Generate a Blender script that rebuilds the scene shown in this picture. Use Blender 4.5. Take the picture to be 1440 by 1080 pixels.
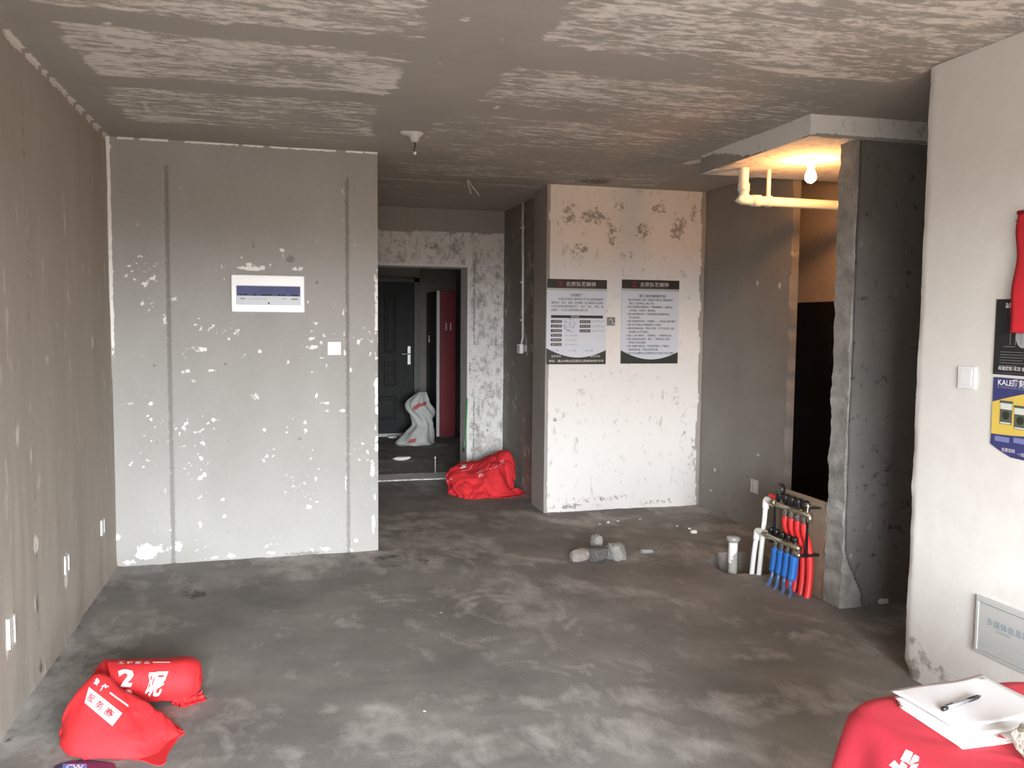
import bpy, bmesh, math, random
import numpy as np
from mathutils import Vector, Matrix
from mathutils.bvhtree import BVHTree

random.seed(7); rng = np.random.RandomState(11)
for o in list(bpy.data.objects): bpy.data.objects.remove(o)
scene = bpy.context.scene
COL = scene.collection

# ------------------------------------------------------------------ camera
CF, CYAW, CPIT, CROLL, CH = 1201.9, 0.2627, 0.0731, 0.0093, 1.5873
cy, sy, cp, sp = math.cos(CYAW), math.sin(CYAW), math.cos(CPIT), math.sin(CPIT)
FWD = Vector((sy*cp, cy*cp, -sp)); R0 = Vector((cy, -sy, 0)); U0 = R0.cross(FWD)
RGT = R0*math.cos(CROLL) + U0*math.sin(CROLL); UPV = -R0*math.sin(CROLL) + U0*math.cos(CROLL)
EYE = Vector((0, 0, CH))
cam = bpy.data.cameras.new('camera'); cam.sensor_width = 36; cam.lens = CF/1440*36
cam.clip_start = .05; cam.clip_end = 100
camo = bpy.data.objects.new('camera', cam); COL.objects.link(camo)
m = Matrix.Identity(4)
for i in range(3):
    m[i][0] = RGT[i]; m[i][1] = UPV[i]; m[i][2] = -FWD[i]; m[i][3] = EYE[i]
camo.matrix_world = m
scene.camera = camo
scene.view_settings.view_transform = 'Standard'; scene.view_settings.look = 'None'
scene.view_settings.gamma = 1; scene.view_settings.use_curve_mapping = False
scene.view_settings.exposure = 0.0

# survey helpers: a pixel of the photograph to a point on a known plane
def ray(x, y): return FWD + RGT*((x-720)/CF) + UPV*((540-y)/CF)
def at_z(x, y, z=0.): d = ray(x, y); return EYE + d*((z-CH)/d.z)
def at_x(x, y, X): d = ray(x, y); return EYE + d*(X/d.x)
def at_y(x, y, Y): d = ray(x, y); return EYE + d*(Y/d.y)

# ------------------------------------------------------------------ world: overcast daylight over darker ground
world = bpy.data.worlds.new('overcast'); scene.world = world; world.use_nodes = True
nt = world.node_tree; nt.nodes.clear()
tc = nt.nodes.new('ShaderNodeTexCoord'); sx = nt.nodes.new('ShaderNodeSeparateXYZ')
rmp = nt.nodes.new('ShaderNodeValToRGB'); bg = nt.nodes.new('ShaderNodeBackground'); wo = nt.nodes.new('ShaderNodeOutputWorld')
mr = nt.nodes.new('ShaderNodeMapRange'); mr.inputs[1].default_value = -1; mr.inputs[2].default_value = 1
nt.links.new(tc.outputs['Generated'], sx.inputs[0]); nt.links.new(sx.outputs['Z'], mr.inputs[0])
nt.links.new(mr.outputs[0], rmp.inputs[0]); nt.links.new(rmp.outputs[0], bg.inputs[0]); nt.links.new(bg.outputs[0], wo.inputs[0])
els = rmp.color_ramp.elements
els[0].position = 0; els[0].color = (.075, .062, .05, 1)
els[1].position = 1; els[1].color = (.76, .83, .90, 1)
e = els.new(.49); e.color = (.08, .066, .053, 1)
e = els.new(.51); e.color = (.92, .965, 1.0, 1)
bg.inputs[1].default_value = 77.0

WIN = dict(x0=-.95, x1=1.75, z0=.12, z1=2.25, y=-1.9)
por = bpy.data.lights.new('window_rear_offscreen', 'AREA'); por.shape = 'RECTANGLE'
por.size = WIN['x1']-WIN['x0']; por.size_y = WIN['z1']-WIN['z0']; por.cycles.is_portal = True
poro = bpy.data.objects.new('window_rear_offscreen', por); COL.objects.link(poro)
poro.location = ((WIN['x0']+WIN['x1'])/2, WIN['y']-.12, (WIN['z0']+WIN['z1'])/2)
poro.rotation_euler = (math.radians(90), 0, 0)

# ------------------------------------------------------------------ numpy noise
def vnoise(x, y, seed=0):
    x = np.asarray(x, float)+seed*17.13; y = np.asarray(y, float)+seed*9.71
    def h(i, j):
        n = (i*374761393 + j*668265263 + seed*1442695) & 0x7fffffff
        n = ((n ^ (n >> 13))*1274126177) & 0x7fffffff
        return ((n ^ (n >> 16)) & 0xffff)/65535.
    xi = np.floor(x).astype(np.int64); yi = np.floor(y).astype(np.int64)
    fx = x-xi; fy = y-yi; fx = fx*fx*(3-2*fx); fy = fy*fy*(3-2*fy)
    return (h(xi, yi)*(1-fx)+h(xi+1, yi)*fx)*(1-fy)+(h(xi, yi+1)*(1-fx)+h(xi+1, yi+1)*fx)*fy
def fbm(x, y, seed=0, octs=4):
    s = 0; a = .5; t = 0
    for k in range(octs):
        s = s + a*vnoise(x*2**k, y*2**k, seed+k); t += a; a *= .5
    return s/t
def sstep(a, b, x):
    t = np.clip((x-a)/(b-a), 0, 1); return t*t*(3-2*t)

# ------------------------------------------------------------------ object helpers
def tag(o, label=None, cat=None, group=None, kind=None):
    if label: o['label'] = label
    if cat: o['category'] = cat
    if group: o['group'] = group
    if kind: o['kind'] = kind
    return o
def thing(name, label, cat, loc=(0, 0, 0), group=None):
    o = bpy.data.objects.new(name, None); COL.objects.link(o); o.location = loc
    o.empty_display_size = .05
    return tag(o, label, cat, group)
def mesh_obj(name, verts, faces, mat=None, parent=None, smooth=False, solid=0., bevel=0.):
    off = Vector(parent_world(parent)) if parent else Vector((0, 0, 0))
    me = bpy.data.meshes.new(name)
    me.from_pydata([tuple(Vector(v)-off) for v in verts], [], [tuple(f) for f in faces]); me.validate()
    if mat: me.materials.append(mat)
    o = bpy.data.objects.new(name, me); COL.objects.link(o)
    if parent: o.parent = parent
    if smooth:
        for p in me.polygons: p.use_smooth = True
    if solid:
        md = o.modifiers.new('solid', 'SOLIDIFY'); md.thickness = solid; md.offset = -1
    if bevel:
        md = o.modifiers.new('bevel', 'BEVEL'); md.width = bevel; md.segments = 2; md.limit_method = 'ANGLE'
    return o
def parent_world(p):
    v = Vector(p.location)
    while p.parent: p = p.parent; v = v+p.location
    return v
class MB:
    def __init__(s): s.v = []; s.f = []
    def add(s, v, f):
        n = len(s.v); s.v += [Vector(q) for q in v]; s.f += [[i+n for i in q] for q in f]; return s
    def box(s, a, b):
        x0, y0, z0 = a; x1, y1, z1 = b
        return s.add([(x0,y0,z0),(x1,y0,z0),(x1,y1,z0),(x0,y1,z0),(x0,y0,z1),(x1,y0,z1),(x1,y1,z1),(x0,y1,z1)],
                     [(0,3,2,1),(4,5,6,7),(0,1,5,4),(1,2,6,5),(2,3,7,6),(3,0,4,7)])
    def tube(s, pts, r, n=12, cap=True):
        pts = [Vector(p) for p in pts]; rs = r if isinstance(r, (list, tuple)) else [r]*len(pts)
        base = len(s.v); t0 = (pts[1]-pts[0]).normalized()
        a = t0.orthogonal().normalized()
        for i, p in enumerate(pts):
            t = (pts[min(i+1, len(pts)-1)]-pts[max(i-1, 0)]).normalized()
            a = (a-t*a.dot(t)).normalized(); b = t.cross(a)
            for k in range(n):
                th = 2*math.pi*k/n; s.v.append(p+(a*math.cos(th)+b*math.sin(th))*rs[i])
        for i in range(len(pts)-1):
            for k in range(n):
                k2 = (k+1) % n
                s.f.append([base+i*n+k, base+i*n+k2, base+(i+1)*n+k2, base+(i+1)*n+k])
        if cap:
            s.f.append([base+k for k in range(n)][::-1]); s.f.append([base+(len(pts)-1)*n+k for k in range(n)])
        return s
    def lathe(s, c, prof, axis=Vector((0, 0, 1)), n=16):
        return s.tube([Vector(c)+Vector(axis)*h for r, h in prof], [max(r, 1e-4) for r, h in prof], n)
    def frame(s, o, U, V, N, rects, t):      # flat rectangles (u0,v0,u1,v1) with thickness t on a plane
        for u0, v0, u1, v1 in rects:
            q = [o+U*u0+V*v0, o+U*u1+V*v0, o+U*u1+V*v1, o+U*u0+V*v1]
            s.add(q+[p+N*t for p in q], [(0,3,2,1),(4,5,6,7),(0,1,5,4),(1,2,6,5),(2,3,7,6),(3,0,4,7)])
        return s
    def build(s, name, mat, parent=None, smooth=False, bevel=0., solid=0.):
        return mesh_obj(name, s.v, s.f, mat, parent, smooth, solid, bevel)
def smooth_path(pts, n=6):
    P = [Vector(p) for p in pts]; out = []
    for i in range(len(P)-1):
        p0 = P[max(i-1, 0)]; p1 = P[i]; p2 = P[i+1]; p3 = P[min(i+2, len(P)-1)]
        for k in range(n):
            t = k/n
            out.append(.5*((2*p1)+(p2-p0)*t+(2*p0-5*p1+4*p2-p3)*t*t+(3*p1-p0-3*p2+p3)*t**3))
    out.append(P[-1]); return out
def auto_smooth(o, ang=40):
    for p in o.data.polygons: p.use_smooth = True
    o.data.set_sharp_from_angle(angle=math.radians(ang)); return o

# ------------------------------------------------------------------ materials
MATS = {}
def simple(name, col, rough=.6, metal=0., emit=None, es=0., spec=.5, trans=0., alpha=1., bump=0., bscale=80, var=0.):
    m = bpy.data.materials.new(name); m.use_nodes = True; n = m.node_tree; b = n.nodes['Principled BSDF']
    b.inputs['Base Color'].default_value = (*col, 1); b.inputs['Roughness'].default_value = rough
    b.inputs['Metallic'].default_value = metal; b.inputs['Specular IOR Level'].default_value = spec
    b.inputs['Transmission Weight'].default_value = trans; b.inputs['Alpha'].default_value = alpha
    if emit:
        b.inputs['Emission Color'].default_value = (*emit, 1); b.inputs['Emission Strength'].default_value = es
    if bump or var:
        t = n.nodes.new('ShaderNodeTexCoord'); no = n.nodes.new('ShaderNodeTexNoise')
        no.inputs['Scale'].default_value = bscale; no.inputs['Detail'].default_value = 5
        n.links.new(t.outputs['Object'], no.inputs['Vector'])
        if bump:
            bu = n.nodes.new('ShaderNodeBump'); bu.inputs['Strength'].default_value = bump; bu.inputs['Distance'].default_value = .01
            n.links.new(no.outputs[0], bu.inputs['Height']); n.links.new(bu.outputs[0], b.inputs['Normal'])
        if var:
            mx = n.nodes.new('ShaderNodeMix'); mx.data_type = 'RGBA'
            mx.inputs[6].default_value = (*[c*(1-var) for c in col], 1); mx.inputs[7].default_value = (*[min(1, c*(1+var)) for c in col], 1)
            n.links.new(no.outputs[0], mx.inputs[0]); n.links.new(mx.outputs[2], b.inputs['Base Color'])
    MATS[name] = m; return m

def plaster(name, c0, c1, white, dark, stretch=(1, 1, 1), pscale=6., soft=.12, rough=.9, bump=.25, big=1.6, fine=60., rot=0., bigstretch=(1,1,1), amp=.5, second=None):
    """cement with paint/plaster left on it: attribute 'mask' R = how much white is left, G = how much is dark"""
    m = bpy.data.materials.new(name); m.use_nodes = True; n = m.node_tree; L = n.links; b = n.nodes['Principled BSDF']
    b.inputs['Roughness'].default_value = rough; b.inputs['Specular IOR Level'].default_value = .25
    N = lambda t: n.nodes.new(t)
    tc = N('ShaderNodeTexCoord'); at = N('ShaderNodeAttribute'); at.attribute_name = 'mask'
    sep = N('ShaderNodeSeparateColor'); L.new(at.outputs['Color'], sep.inputs[0])
    def noise(scale, detail, rough_, st=(1, 1, 1), rz=0., dist=0.):
        mp = N('ShaderNodeMapping'); mp.inputs['Scale'].default_value = st; mp.inputs['Rotation'].default_value = (0, 0, rz)
        L.new(tc.outputs['Object'], mp.inputs[0])
        o = N('ShaderNodeTexNoise'); o.inputs['Scale'].default_value = scale; o.inputs['Detail'].default_value = detail
        o.inputs['Roughness'].default_value = rough_; o.inputs['Distortion'].default_value = dist
        L.new(mp.outputs[0], o.inputs['Vector']); return o.outputs[0]
    def rng_(v, a, b_, c=0., d=1.):
        o = N('ShaderNodeMapRange'); o.inputs[1].default_value = a; o.inputs[2].default_value = b_
        o.inputs[3].default_value = c; o.inputs[4].default_value = d; L.new(v, o.inputs[0]); return o.outputs[0]
    def math_(op, a, b_):
        o = N('ShaderNodeMath'); o.operation = op
        for i, v in enumerate((a, b_)):
            if isinstance(v, (int, float)): o.inputs[i].default_value = v
            else: L.new(v, o.inputs[i])
        return o.outputs[0]
    def mix(f, a, b_):
        o = N('ShaderNodeMix'); o.data_type = 'RGBA'; L.new(f, o.inputs[0])
        for i, v in ((6, a), (7, b_)):
            if isinstance(v, tuple): o.inputs[i].default_value = (*v, 1)
            else: L.new(v, o.inputs[i])
        return o.outputs[2]
    nb = noise(big, 6, .6, bigstretch); nf = noise(fine, 4, .65)
    base = mix(rng_(math_('ADD', nb, math_('MULTIPLY', math_('SUBTRACT', nf, .5), .35)), .5-amp*.5, .5+amp*.5), c0, c1)
    nw = rng_(noise(pscale, 9, .68, stretch, rot, .3), .28, .72)
    if second:
        n2 = rng_(noise(second[0], 8, .72, second[1], second[2], .5), .3, .7)
        nw = rng_(math_('ADD', math_('MULTIPLY', nw, .5), math_('MULTIPLY', n2, .5)), .12, .88)
    wf = rng_(math_('SUBTRACT', sep.outputs[0], nw), 0, soft)
    nd = rng_(noise(pscale*1.7, 7, .65, (1, 1, 1), 0, .4), .28, .72)
    df = rng_(math_('SUBTRACT', sep.outputs[1], nd), 0, .3)
    c = mix(wf, base, white); c = mix(df, c, dark)
    L.new(c, b.inputs['Base Color'])
    hgt = math_('ADD', math_('MULTIPLY', wf, .5), math_('MULTIPLY', nf, .35))
    bu = N('ShaderNodeBump'); bu.inputs['Strength'].default_value = bump; bu.inputs['Distance'].default_value = .006
    L.new(hgt, bu.inputs['Height']); L.new(bu.outputs[0], b.inputs['Normal'])
    MATS[name] = m; return m

WHITE = (.74, .72, .69)
plaster('cement_left', (.33,.30,.26), (.40,.365,.32), (.68,.66,.62), (.17,.155,.14), stretch=(1,1,.25), pscale=16, soft=.35, big=1.2, bigstretch=(1,2.2,.35), bump=.35)
plaster('cement_box', (.33,.32,.30), (.41,.40,.38), (.88,.87,.85), (.25,.242,.225), pscale=26, soft=.2, bigstretch=(1,1,.6), bump=.15)
plaster('cement_grey', (.22,.205,.188), (.28,.262,.24), (.60,.58,.55), (.075,.07,.065), pscale=9, soft=.3, bump=.25)
plaster('cement_ceiling', (.37,.34,.30), (.44,.405,.36), (.80,.755,.69), (.17,.157,.14), stretch=(.8,1.8,1), pscale=17, soft=.30, second=(4.5,(.6,3.4,1),-.18), bump=.5, rot=.12)
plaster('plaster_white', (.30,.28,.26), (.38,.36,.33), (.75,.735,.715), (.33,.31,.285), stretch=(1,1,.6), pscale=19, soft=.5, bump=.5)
plaster('paint_white', (.69,.665,.625), (.73,.705,.67), (.74,.715,.68), (.36,.33,.285), pscale=9, soft=.3, bump=.06, big=.8)
plaster('screed', (.155,.148,.138), (.26,.248,.232), (.52,.50,.475), (.095,.09,.083), stretch=(1.5,.8,1), pscale=4.2, soft=1.0, bump=.8, big=1.7, fine=130, rot=.6, amp=.36)
simple('pvc_white', (.80,.79,.76), .35); simple('plastic_white', (.82,.82,.81), .35)
simple('plastic_offwhite', (.60,.585,.56), .55); simple('wire_black', (.02,.02,.02), .5)
simple('cloth_red', (.66,.035,.042), .8, spec=.15, bump=.15, bscale=220, var=.12); 
simple('print_white', (.85,.83,.82), .7); simple('print_pink', (.80,.36,.36), .7)
simple('chrome', (.70,.70,.68), .22, 1.); simple('brass', (.72,.66,.52), .3, 1.)
simple('cap_black', (.012,.012,.013), .4); simple('tube_red', (.72,.03,.03), .45); simple('tube_blue', (.02,.15,.52), .45)
simple('tube_clear', (.08,.14,.30), .25); simple('hole_dark', (.20,.195,.19), .7)

# ------------------------------------------------------------------ surfaces with relief and paint masks
class Surf:
    def __init__(s): s.v = []; s.f = []; s.m = []; s.n = 0
    def patch(s, o, U, V, N, w, h, step, thick=.2, disp=None, mask=None, skip=None):
        o = np.array(o, float); U = np.array(U, float); V = np.array(V, float); N = np.array(N, float)
        nu = max(2, int(round(w/step))+1); nv = max(2, int(round(h/step))+1)
        uu, vv = np.meshgrid(np.linspace(0, w, nu), np.linspace(0, h, nv))
        P = o[None, None]+uu[..., None]*U+vv[..., None]*V
        mk = np.zeros((nv, nu, 4)); mk[..., 3] = 1
        if mask is not None:
            r, g = mask(P[..., 0], P[..., 1], P[..., 2]); mk[..., 0] = r; mk[..., 1] = g
        if disp is not None:
            P = P + disp(P[..., 0], P[..., 1], P[..., 2])[..., None]*N
        idx = np.arange(nu*nv).reshape(nv, nu)
        q = np.stack([idx[:-1, :-1], idx[:-1, 1:], idx[1:, 1:], idx[1:, :-1]], -1).reshape(-1, 4)
        if np.dot(np.cross(U, V), N) < 0: q = q[:, ::-1]
        base = s.n; V0 = P.reshape(-1, 3)
        loop = list(idx[0, :])+list(idx[1:, -1])+list(idx[-1, -2::-1])+list(idx[-2:0:-1, 0])
        s.v.append(V0); s.m.append(mk.reshape(-1, 4)); s.f += (q+base).tolist(); s.n += len(V0)
        if thick > 0:
            bk = (o[None]+uu.reshape(-1, 1)*U+vv.reshape(-1, 1)*V)[loop]-N*thick
            mb = mk.reshape(-1, 4)[loop]; b2 = s.n
            s.v.append(bk); s.m.append(mb); s.n += len(bk); k = len(loop)
            for i in range(k):
                j = (i+1) % k; s.f.append([loop[j]+base, loop[i]+base, b2+i, b2+j])
            s.f.append([b2+i for i in range(k)])
        return s
    def build(s, name, mat, label=None, cat='wall', smooth=True):
        v = np.concatenate(s.v); mk = np.concatenate(s.m)
        me = bpy.data.meshes.new(name); me.from_pydata(v.tolist(), [], s.f)
        a = me.attributes.new('mask', 'FLOAT_COLOR', 'POINT'); a.data.foreach_set('color', mk.astype(np.float32).ravel())
        me.materials.append(MATS[mat]); o = bpy.data.objects.new(name, me); COL.objects.link(o)
        bm = bmesh.new(); bm.from_mesh(me); bmesh.ops.recalc_face_normals(bm, faces=bm.faces); bm.to_mesh(me); bm.free()
        if smooth:
            for p in me.polygons: p.use_smooth = True
            me.set_sharp_from_angle(angle=math.radians(50))
        o['kind'] = 'structure'
        if label: o['label'] = label; o['category'] = cat
        return o
def blobs(A, B, lst, seed=0, rough=.6):
    """sum of soft blotches (a, b, ra, rb, strength) over two wall axes"""
    r = np.zeros_like(A); wob = (fbm(A*14, B*14, seed+50)-.5)*rough
    for a, b, ra, rb, s in lst:
        d = np.sqrt(((A-a)/ra)**2+((B-b)/rb)**2)
        r = np.maximum(r, s*np.clip(1.45-d+wob, 0, 1))
    return r
def rough_disp(amp, scale, seed, ax='xz'):
    def f(x, y, z):
        a, b = {'xz': (x, z), 'yz': (y, z), 'xy': (x, y)}[ax]
        return (fbm(a*scale, b*scale, seed, 4)-.5)*amp
    return f
PXY = lambda lst, Y: [(at_y(x, y, Y).x, at_y(x, y, Y).z, rx*Y/CF*1.02, ry*Y/CF*1.02, s) for x, y, rx, ry, s in lst]
def PXX(lst, X):
    out = []
    for x, y, rx, ry, s in lst:
        p = at_x(x, y, X); q = at_x(x+rx, y, X); t = at_x(x, y+ry, X)
        out.append((p.y, p.z, abs(q.y-p.y)+1e-3, abs(t.z-p.z)+1e-3, s))
    return out
def PXZ(lst, Z):
    out = []
    for x, y, rx, ry, s in lst:
        p = at_z(x, y, Z); q = at_z(x+rx, y, Z); t = at_z(x, y+ry, Z)
        out.append((p.x, p.y, (q-p).length+1e-3, (t-p).length+1e-3, s))
    return out

H = 2.7
XL, YB, XB = -1.034, 5.82, .624          # left wall, wall with the consumer unit, its right corner
YC, XC0, XC1 = 6.70, 2.083, 3.51         # plastered column
XG, YG = 3.50, 5.40                      # grey wall beside the bathroom and where it ends
XP, YP, ZS = 3.00, 4.06, 2.582                      # wall end by the manifold
XW, YW = 2.72, 3.20                      # white wall and its corner
YD, XD = 8.40, 2.165                     # wall with the doorway, corridor side
YR = WIN['y']                            # window wall behind the camera
XR, YBK = 5.2, 7.2

# floor -----------------------------------------------------------
PIT = [at_z(*q).xy for q in ((994,790),(1014,777),(1060,776),(1092,789),(1084,806),(1022,806))]
def in_poly(x, y, poly):
    r = np.zeros(x.shape, bool); n = len(poly)
    for i in range(n):
        (x0, y0), (x1, y1) = poly[i], poly[(i+1) % n]
        c = ((y0 > y) != (y1 > y)) & (x < (x1-x0)*(y-y0)/(y1-y0+1e-12)+x0); r ^= c
    return r
def floor_disp(x, y, z):
    d = (fbm(x*1.7, y*1.7, 3, 5)-.5)*.010+(vnoise(x*30, y*30, 8)-.5)*.002
    # swept-up cement along the foot of the walls
    for dist in (x-XL, np.where(x < XB+.02, np.abs(y-YB), 9), np.where(x > XC0, np.abs(y-YC), 9)):
        d = d+np.exp(-np.clip(dist, 0, 9)/.03)*.008*fbm(x*9, y*9, 21)*2
    return d
def floor_mask(x, y, z):
    warp = fbm(x*1.1, y*1.1, 31)*1.4
    st = fbm((x*.8+y*.45+warp)*1.3+fbm(x*3, y*3, 35)*.8, (y*.9+x*.35+warp)*3.0, 33, 6)
    r = .56+np.clip(st-.5, -.3, .3)*1.35+(fbm(x*5, y*7, 37)-.5)*.35
    for px_, py_, rad, ph in ((600,800,.30,0),(560,868,.24,1),(430,852,.26,2),(345,760,.2,.5),(900,905,.34,1.5),(760,980,.28,.3),(1010,870,.3,2.2),(700,860,.22,1.1),(520,960,.26,.7)):
        c = at_z(px_, py_); d_ = np.hypot(x-c.x, (y-c.y)*.8); an = np.arctan2(y-c.y, x-c.x)
        r = r+.16*np.sin(d_*85+ph)*np.exp(-((d_-rad)/.09)**2)*sstep(-.2, .6, np.cos(an-ph*2))
    g = .8*sstep(.07, .0, x-XL)*(fbm(x*12, y*6, 36) > .5)      # grit swept against the left wall
    g = np.maximum(g, blobs(x, y, PXZ([(275,835,26,10,.75),(560,790,60,16,.6)], 0), 5))
    return np.clip(r, 0, 1.2), np.clip(g*.8, 0, .7)
S = Surf()
S.patch((XL-.15, YR-.1, 0), (1,0,0), (0,1,0), (0,0,1), XR+.3-XL, 8.6-YR+.1, .022, .25, floor_disp, floor_mask)
vf = S.v[0]; ip = in_poly(vf[:, 0], vf[:, 1], PIT); vf[ip, 2] = -.15+vnoise(vf[ip, 0]*20, vf[ip, 1]*20, 3)*.02
S.m[0][ip, 0] = .3; S.m[0][ip, 1] = 0
S.patch((.3, 8.6, 0), (1,0,0), (0,1,0), (0,0,1), 2.5, 3.9, .05, .25, lambda x, y, z: (fbm(x*2, y*2, 6)-.5)*.008,
        lambda x, y, z: (.56+.6*(fbm(x*2, y*2, 9)-.5), 0*x))
S.build('floor', 'screed', 'grey cement screed floor with pale trowel swirls', 'floor')

# ceiling ---------------------------------------------------------
def band(v, a, b, s=.05): return sstep(a-s, a+s, v)*(1-sstep(b-s, b+s, v))
def ceil_mask(x, y, z):
    w = (fbm(x*5, y*5, 71)-.5)*.12
    xx = x+w; yy = y+w*.7
    e = .02
    left = band(xx, -.84, .53, .03)*(band(yy, 2.0, 3.48, e)*1.05+band(yy, 3.645, 4.375, e)*1.0+band(yy, 4.55, 5.33, e)*.9+band(yy, 5.40, 5.62, .03)*.6)
    lim = 3.38+.07*np.clip(x-1, 0, 2)
    right = band(xx, .97, 2.75, .03)*np.maximum(np.maximum(band(yy, 1.8, 0, e)*0, (1-sstep(-e, e, yy-lim))*.95), (sstep(-e, e, yy-lim-.30)*(1-sstep(4.34, 4.46, yy)))*.92)
    small = band(xx-(4.6-y)*.12, .86, 3.2, .08)*sstep(4.52, 4.62, yy)*(1-sstep(5.9, 6.2, yy))*.80
    right = np.maximum(right, small); right = np.maximum(right, band(xx, 1.6, 2.7, .2)*band(yy, 3.3, 4.7, .1)*.72)
    fade = 1-.22*sstep(2.0, 2.6, x)*sstep(3.3, 3.9, y)-.18*sstep(4.6, 6.2, y)
    mid = band(xx, .75, 3.0, .2)*band(yy, 6.05, 6.6)*.5 + band(yy, 6.9, 8.4)*.35
    r = np.maximum(left, right*fade)*(.60+.55*(fbm(x*2.6, y*3.4, 75, 5)-.45))
    r = np.maximum(r, mid)
    r = np.maximum(r, .16)
    # plaster left along the joint with the left wall and above the box wall
    r = np.maximum(r, .95*(x < XL+.018)*(vnoise(y*22, y*0, 77) > .38))
    r = np.maximum(r, .95*(y > YB-.02)*(x < XB)*(vnoise(x*13, x*0, 78) > .42))
    scr = PXZ([(180,65,4,14,.9),(172,48,7,6,.9),(205,150,3,10,.8),(150,35,9,3,.9),(505,98,8,2,.9),(655,28,9,4,1.),(1190,28,14,4,1.),(1320,12,20,5,.9),
               (350,30,18,3,.9),(430,38,14,2,.9),(830,70,10,3,.9),(1010,60,20,4,.8),(705,55,5,3,.9),(617,90,3,2,1.),(700,150,6,3,.9)], H)
    r = np.maximum(r, blobs(x, y, scr, 79))
    # paint dragged off the edge of the bathroom slab
    r = np.maximum(r, blobs(x, y, PXZ([(975,228,14,4,1.),(1000,222,16,5,1.),(1030,206,14,6,.9)], H), 80))
    g = band(yy, 6.78, 6.84, .02)*.5
    g = np.maximum(g, blobs(x, y, PXZ([(835,255,30,5,.8)], H), 81))
    return np.clip(r, 0, 1), np.clip(g, 0, 1)
def ceil_disp(x, y, z):
    return (fbm(x*1.5, y*1.5, 61)-.5)*.014+sstep(6.80, 6.84, y)*.012
S = Surf()
S.patch((XL-.15, YR-.1, H), (1,0,0), (0,1,0), (0,0,-1), XR+.3-XL, 8.8-YR, .02, .2, ceil_disp, ceil_mask)
S.patch((.3, 8.7, 2.6), (1,0,0), (0,1,0), (0,0,-1), 2.5, 3.8, .2, .2, None, lambda x, y, z: (.16+0*x, 0*x))
S.build('ceiling', 'cement_ceiling', 'grey cement ceiling with scraped white paint in strips', 'ceiling')

# left wall -------------------------------------------------------
def left_mask(x, y, z):
    L = PXX([(52,765,5,14,1.),(42,575,4,16,.75),(70,555,3,8,.5),(48,475,3,10,.6),(66,505,5,10,.55),(30,420,3,18,.55),(25,610,4,24,.6),(45,640,3,16,.6),
             (90,470,3,10,.5),(80,455,4,8,.55),(130,480,2,12,.5),(55,680,4,18,.55),(35,690,4,14,.55),(75,735,2,8,.5),(28,500,4,30,.5),(12,905,4,26,.75),(20,870,4,12,.8),
             (50,850,3,14,.7),(45,870,2,20,.6),(92,815,3,12,.95),(92,785,3,6,.8),(120,640,2,14,.45),(60,960,3,20,.5),(8,450,5,30,.55),(105,400,2,20,.35)], XL)
    r = blobs(y, z, L, 91, .5)
    r = np.maximum(r, .27+.25*(fbm(y*3, z*.9, 94)-.5)+.3*(fbm(y*14, z*2, 95)-.6))
    r = np.maximum(r, .9*(y > YB-.016)*(z > 1.2)*(vnoise(z*9, z*0, 96) > .25))
    r = np.maximum(r, .95*(z > H-.018)*(vnoise(y*22, y*0, 77) > .38))
    g = .42*band(y, 4.02, 4.06, .01)+blobs(y, z, PXX([(52,852,2,10,1.),(30,1005,14,4,.7),(12,1045,10,8,.8),(60,935,8,6,.5)], XL), 98)
    return np.clip(r, 0, 1), np.clip(g, 0, 1)
def left_disp(x, y, z):
    return (fbm(y*1.8, z*.8, 92)-.5)*.016+(fbm(y*16, z*2.0, 93)-.5)*.003+np.exp(-z/.03)*.012*fbm(y*5, z*0, 99)
S = Surf(); S.patch((XL, YR, 0), (0,1,0), (0,0,1), (1,0,0), YB-YR+.05, H, .016, .2, left_disp, left_mask)
S.build('wall_left', 'cement_left', 'rough grey cement wall along the left side')

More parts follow.
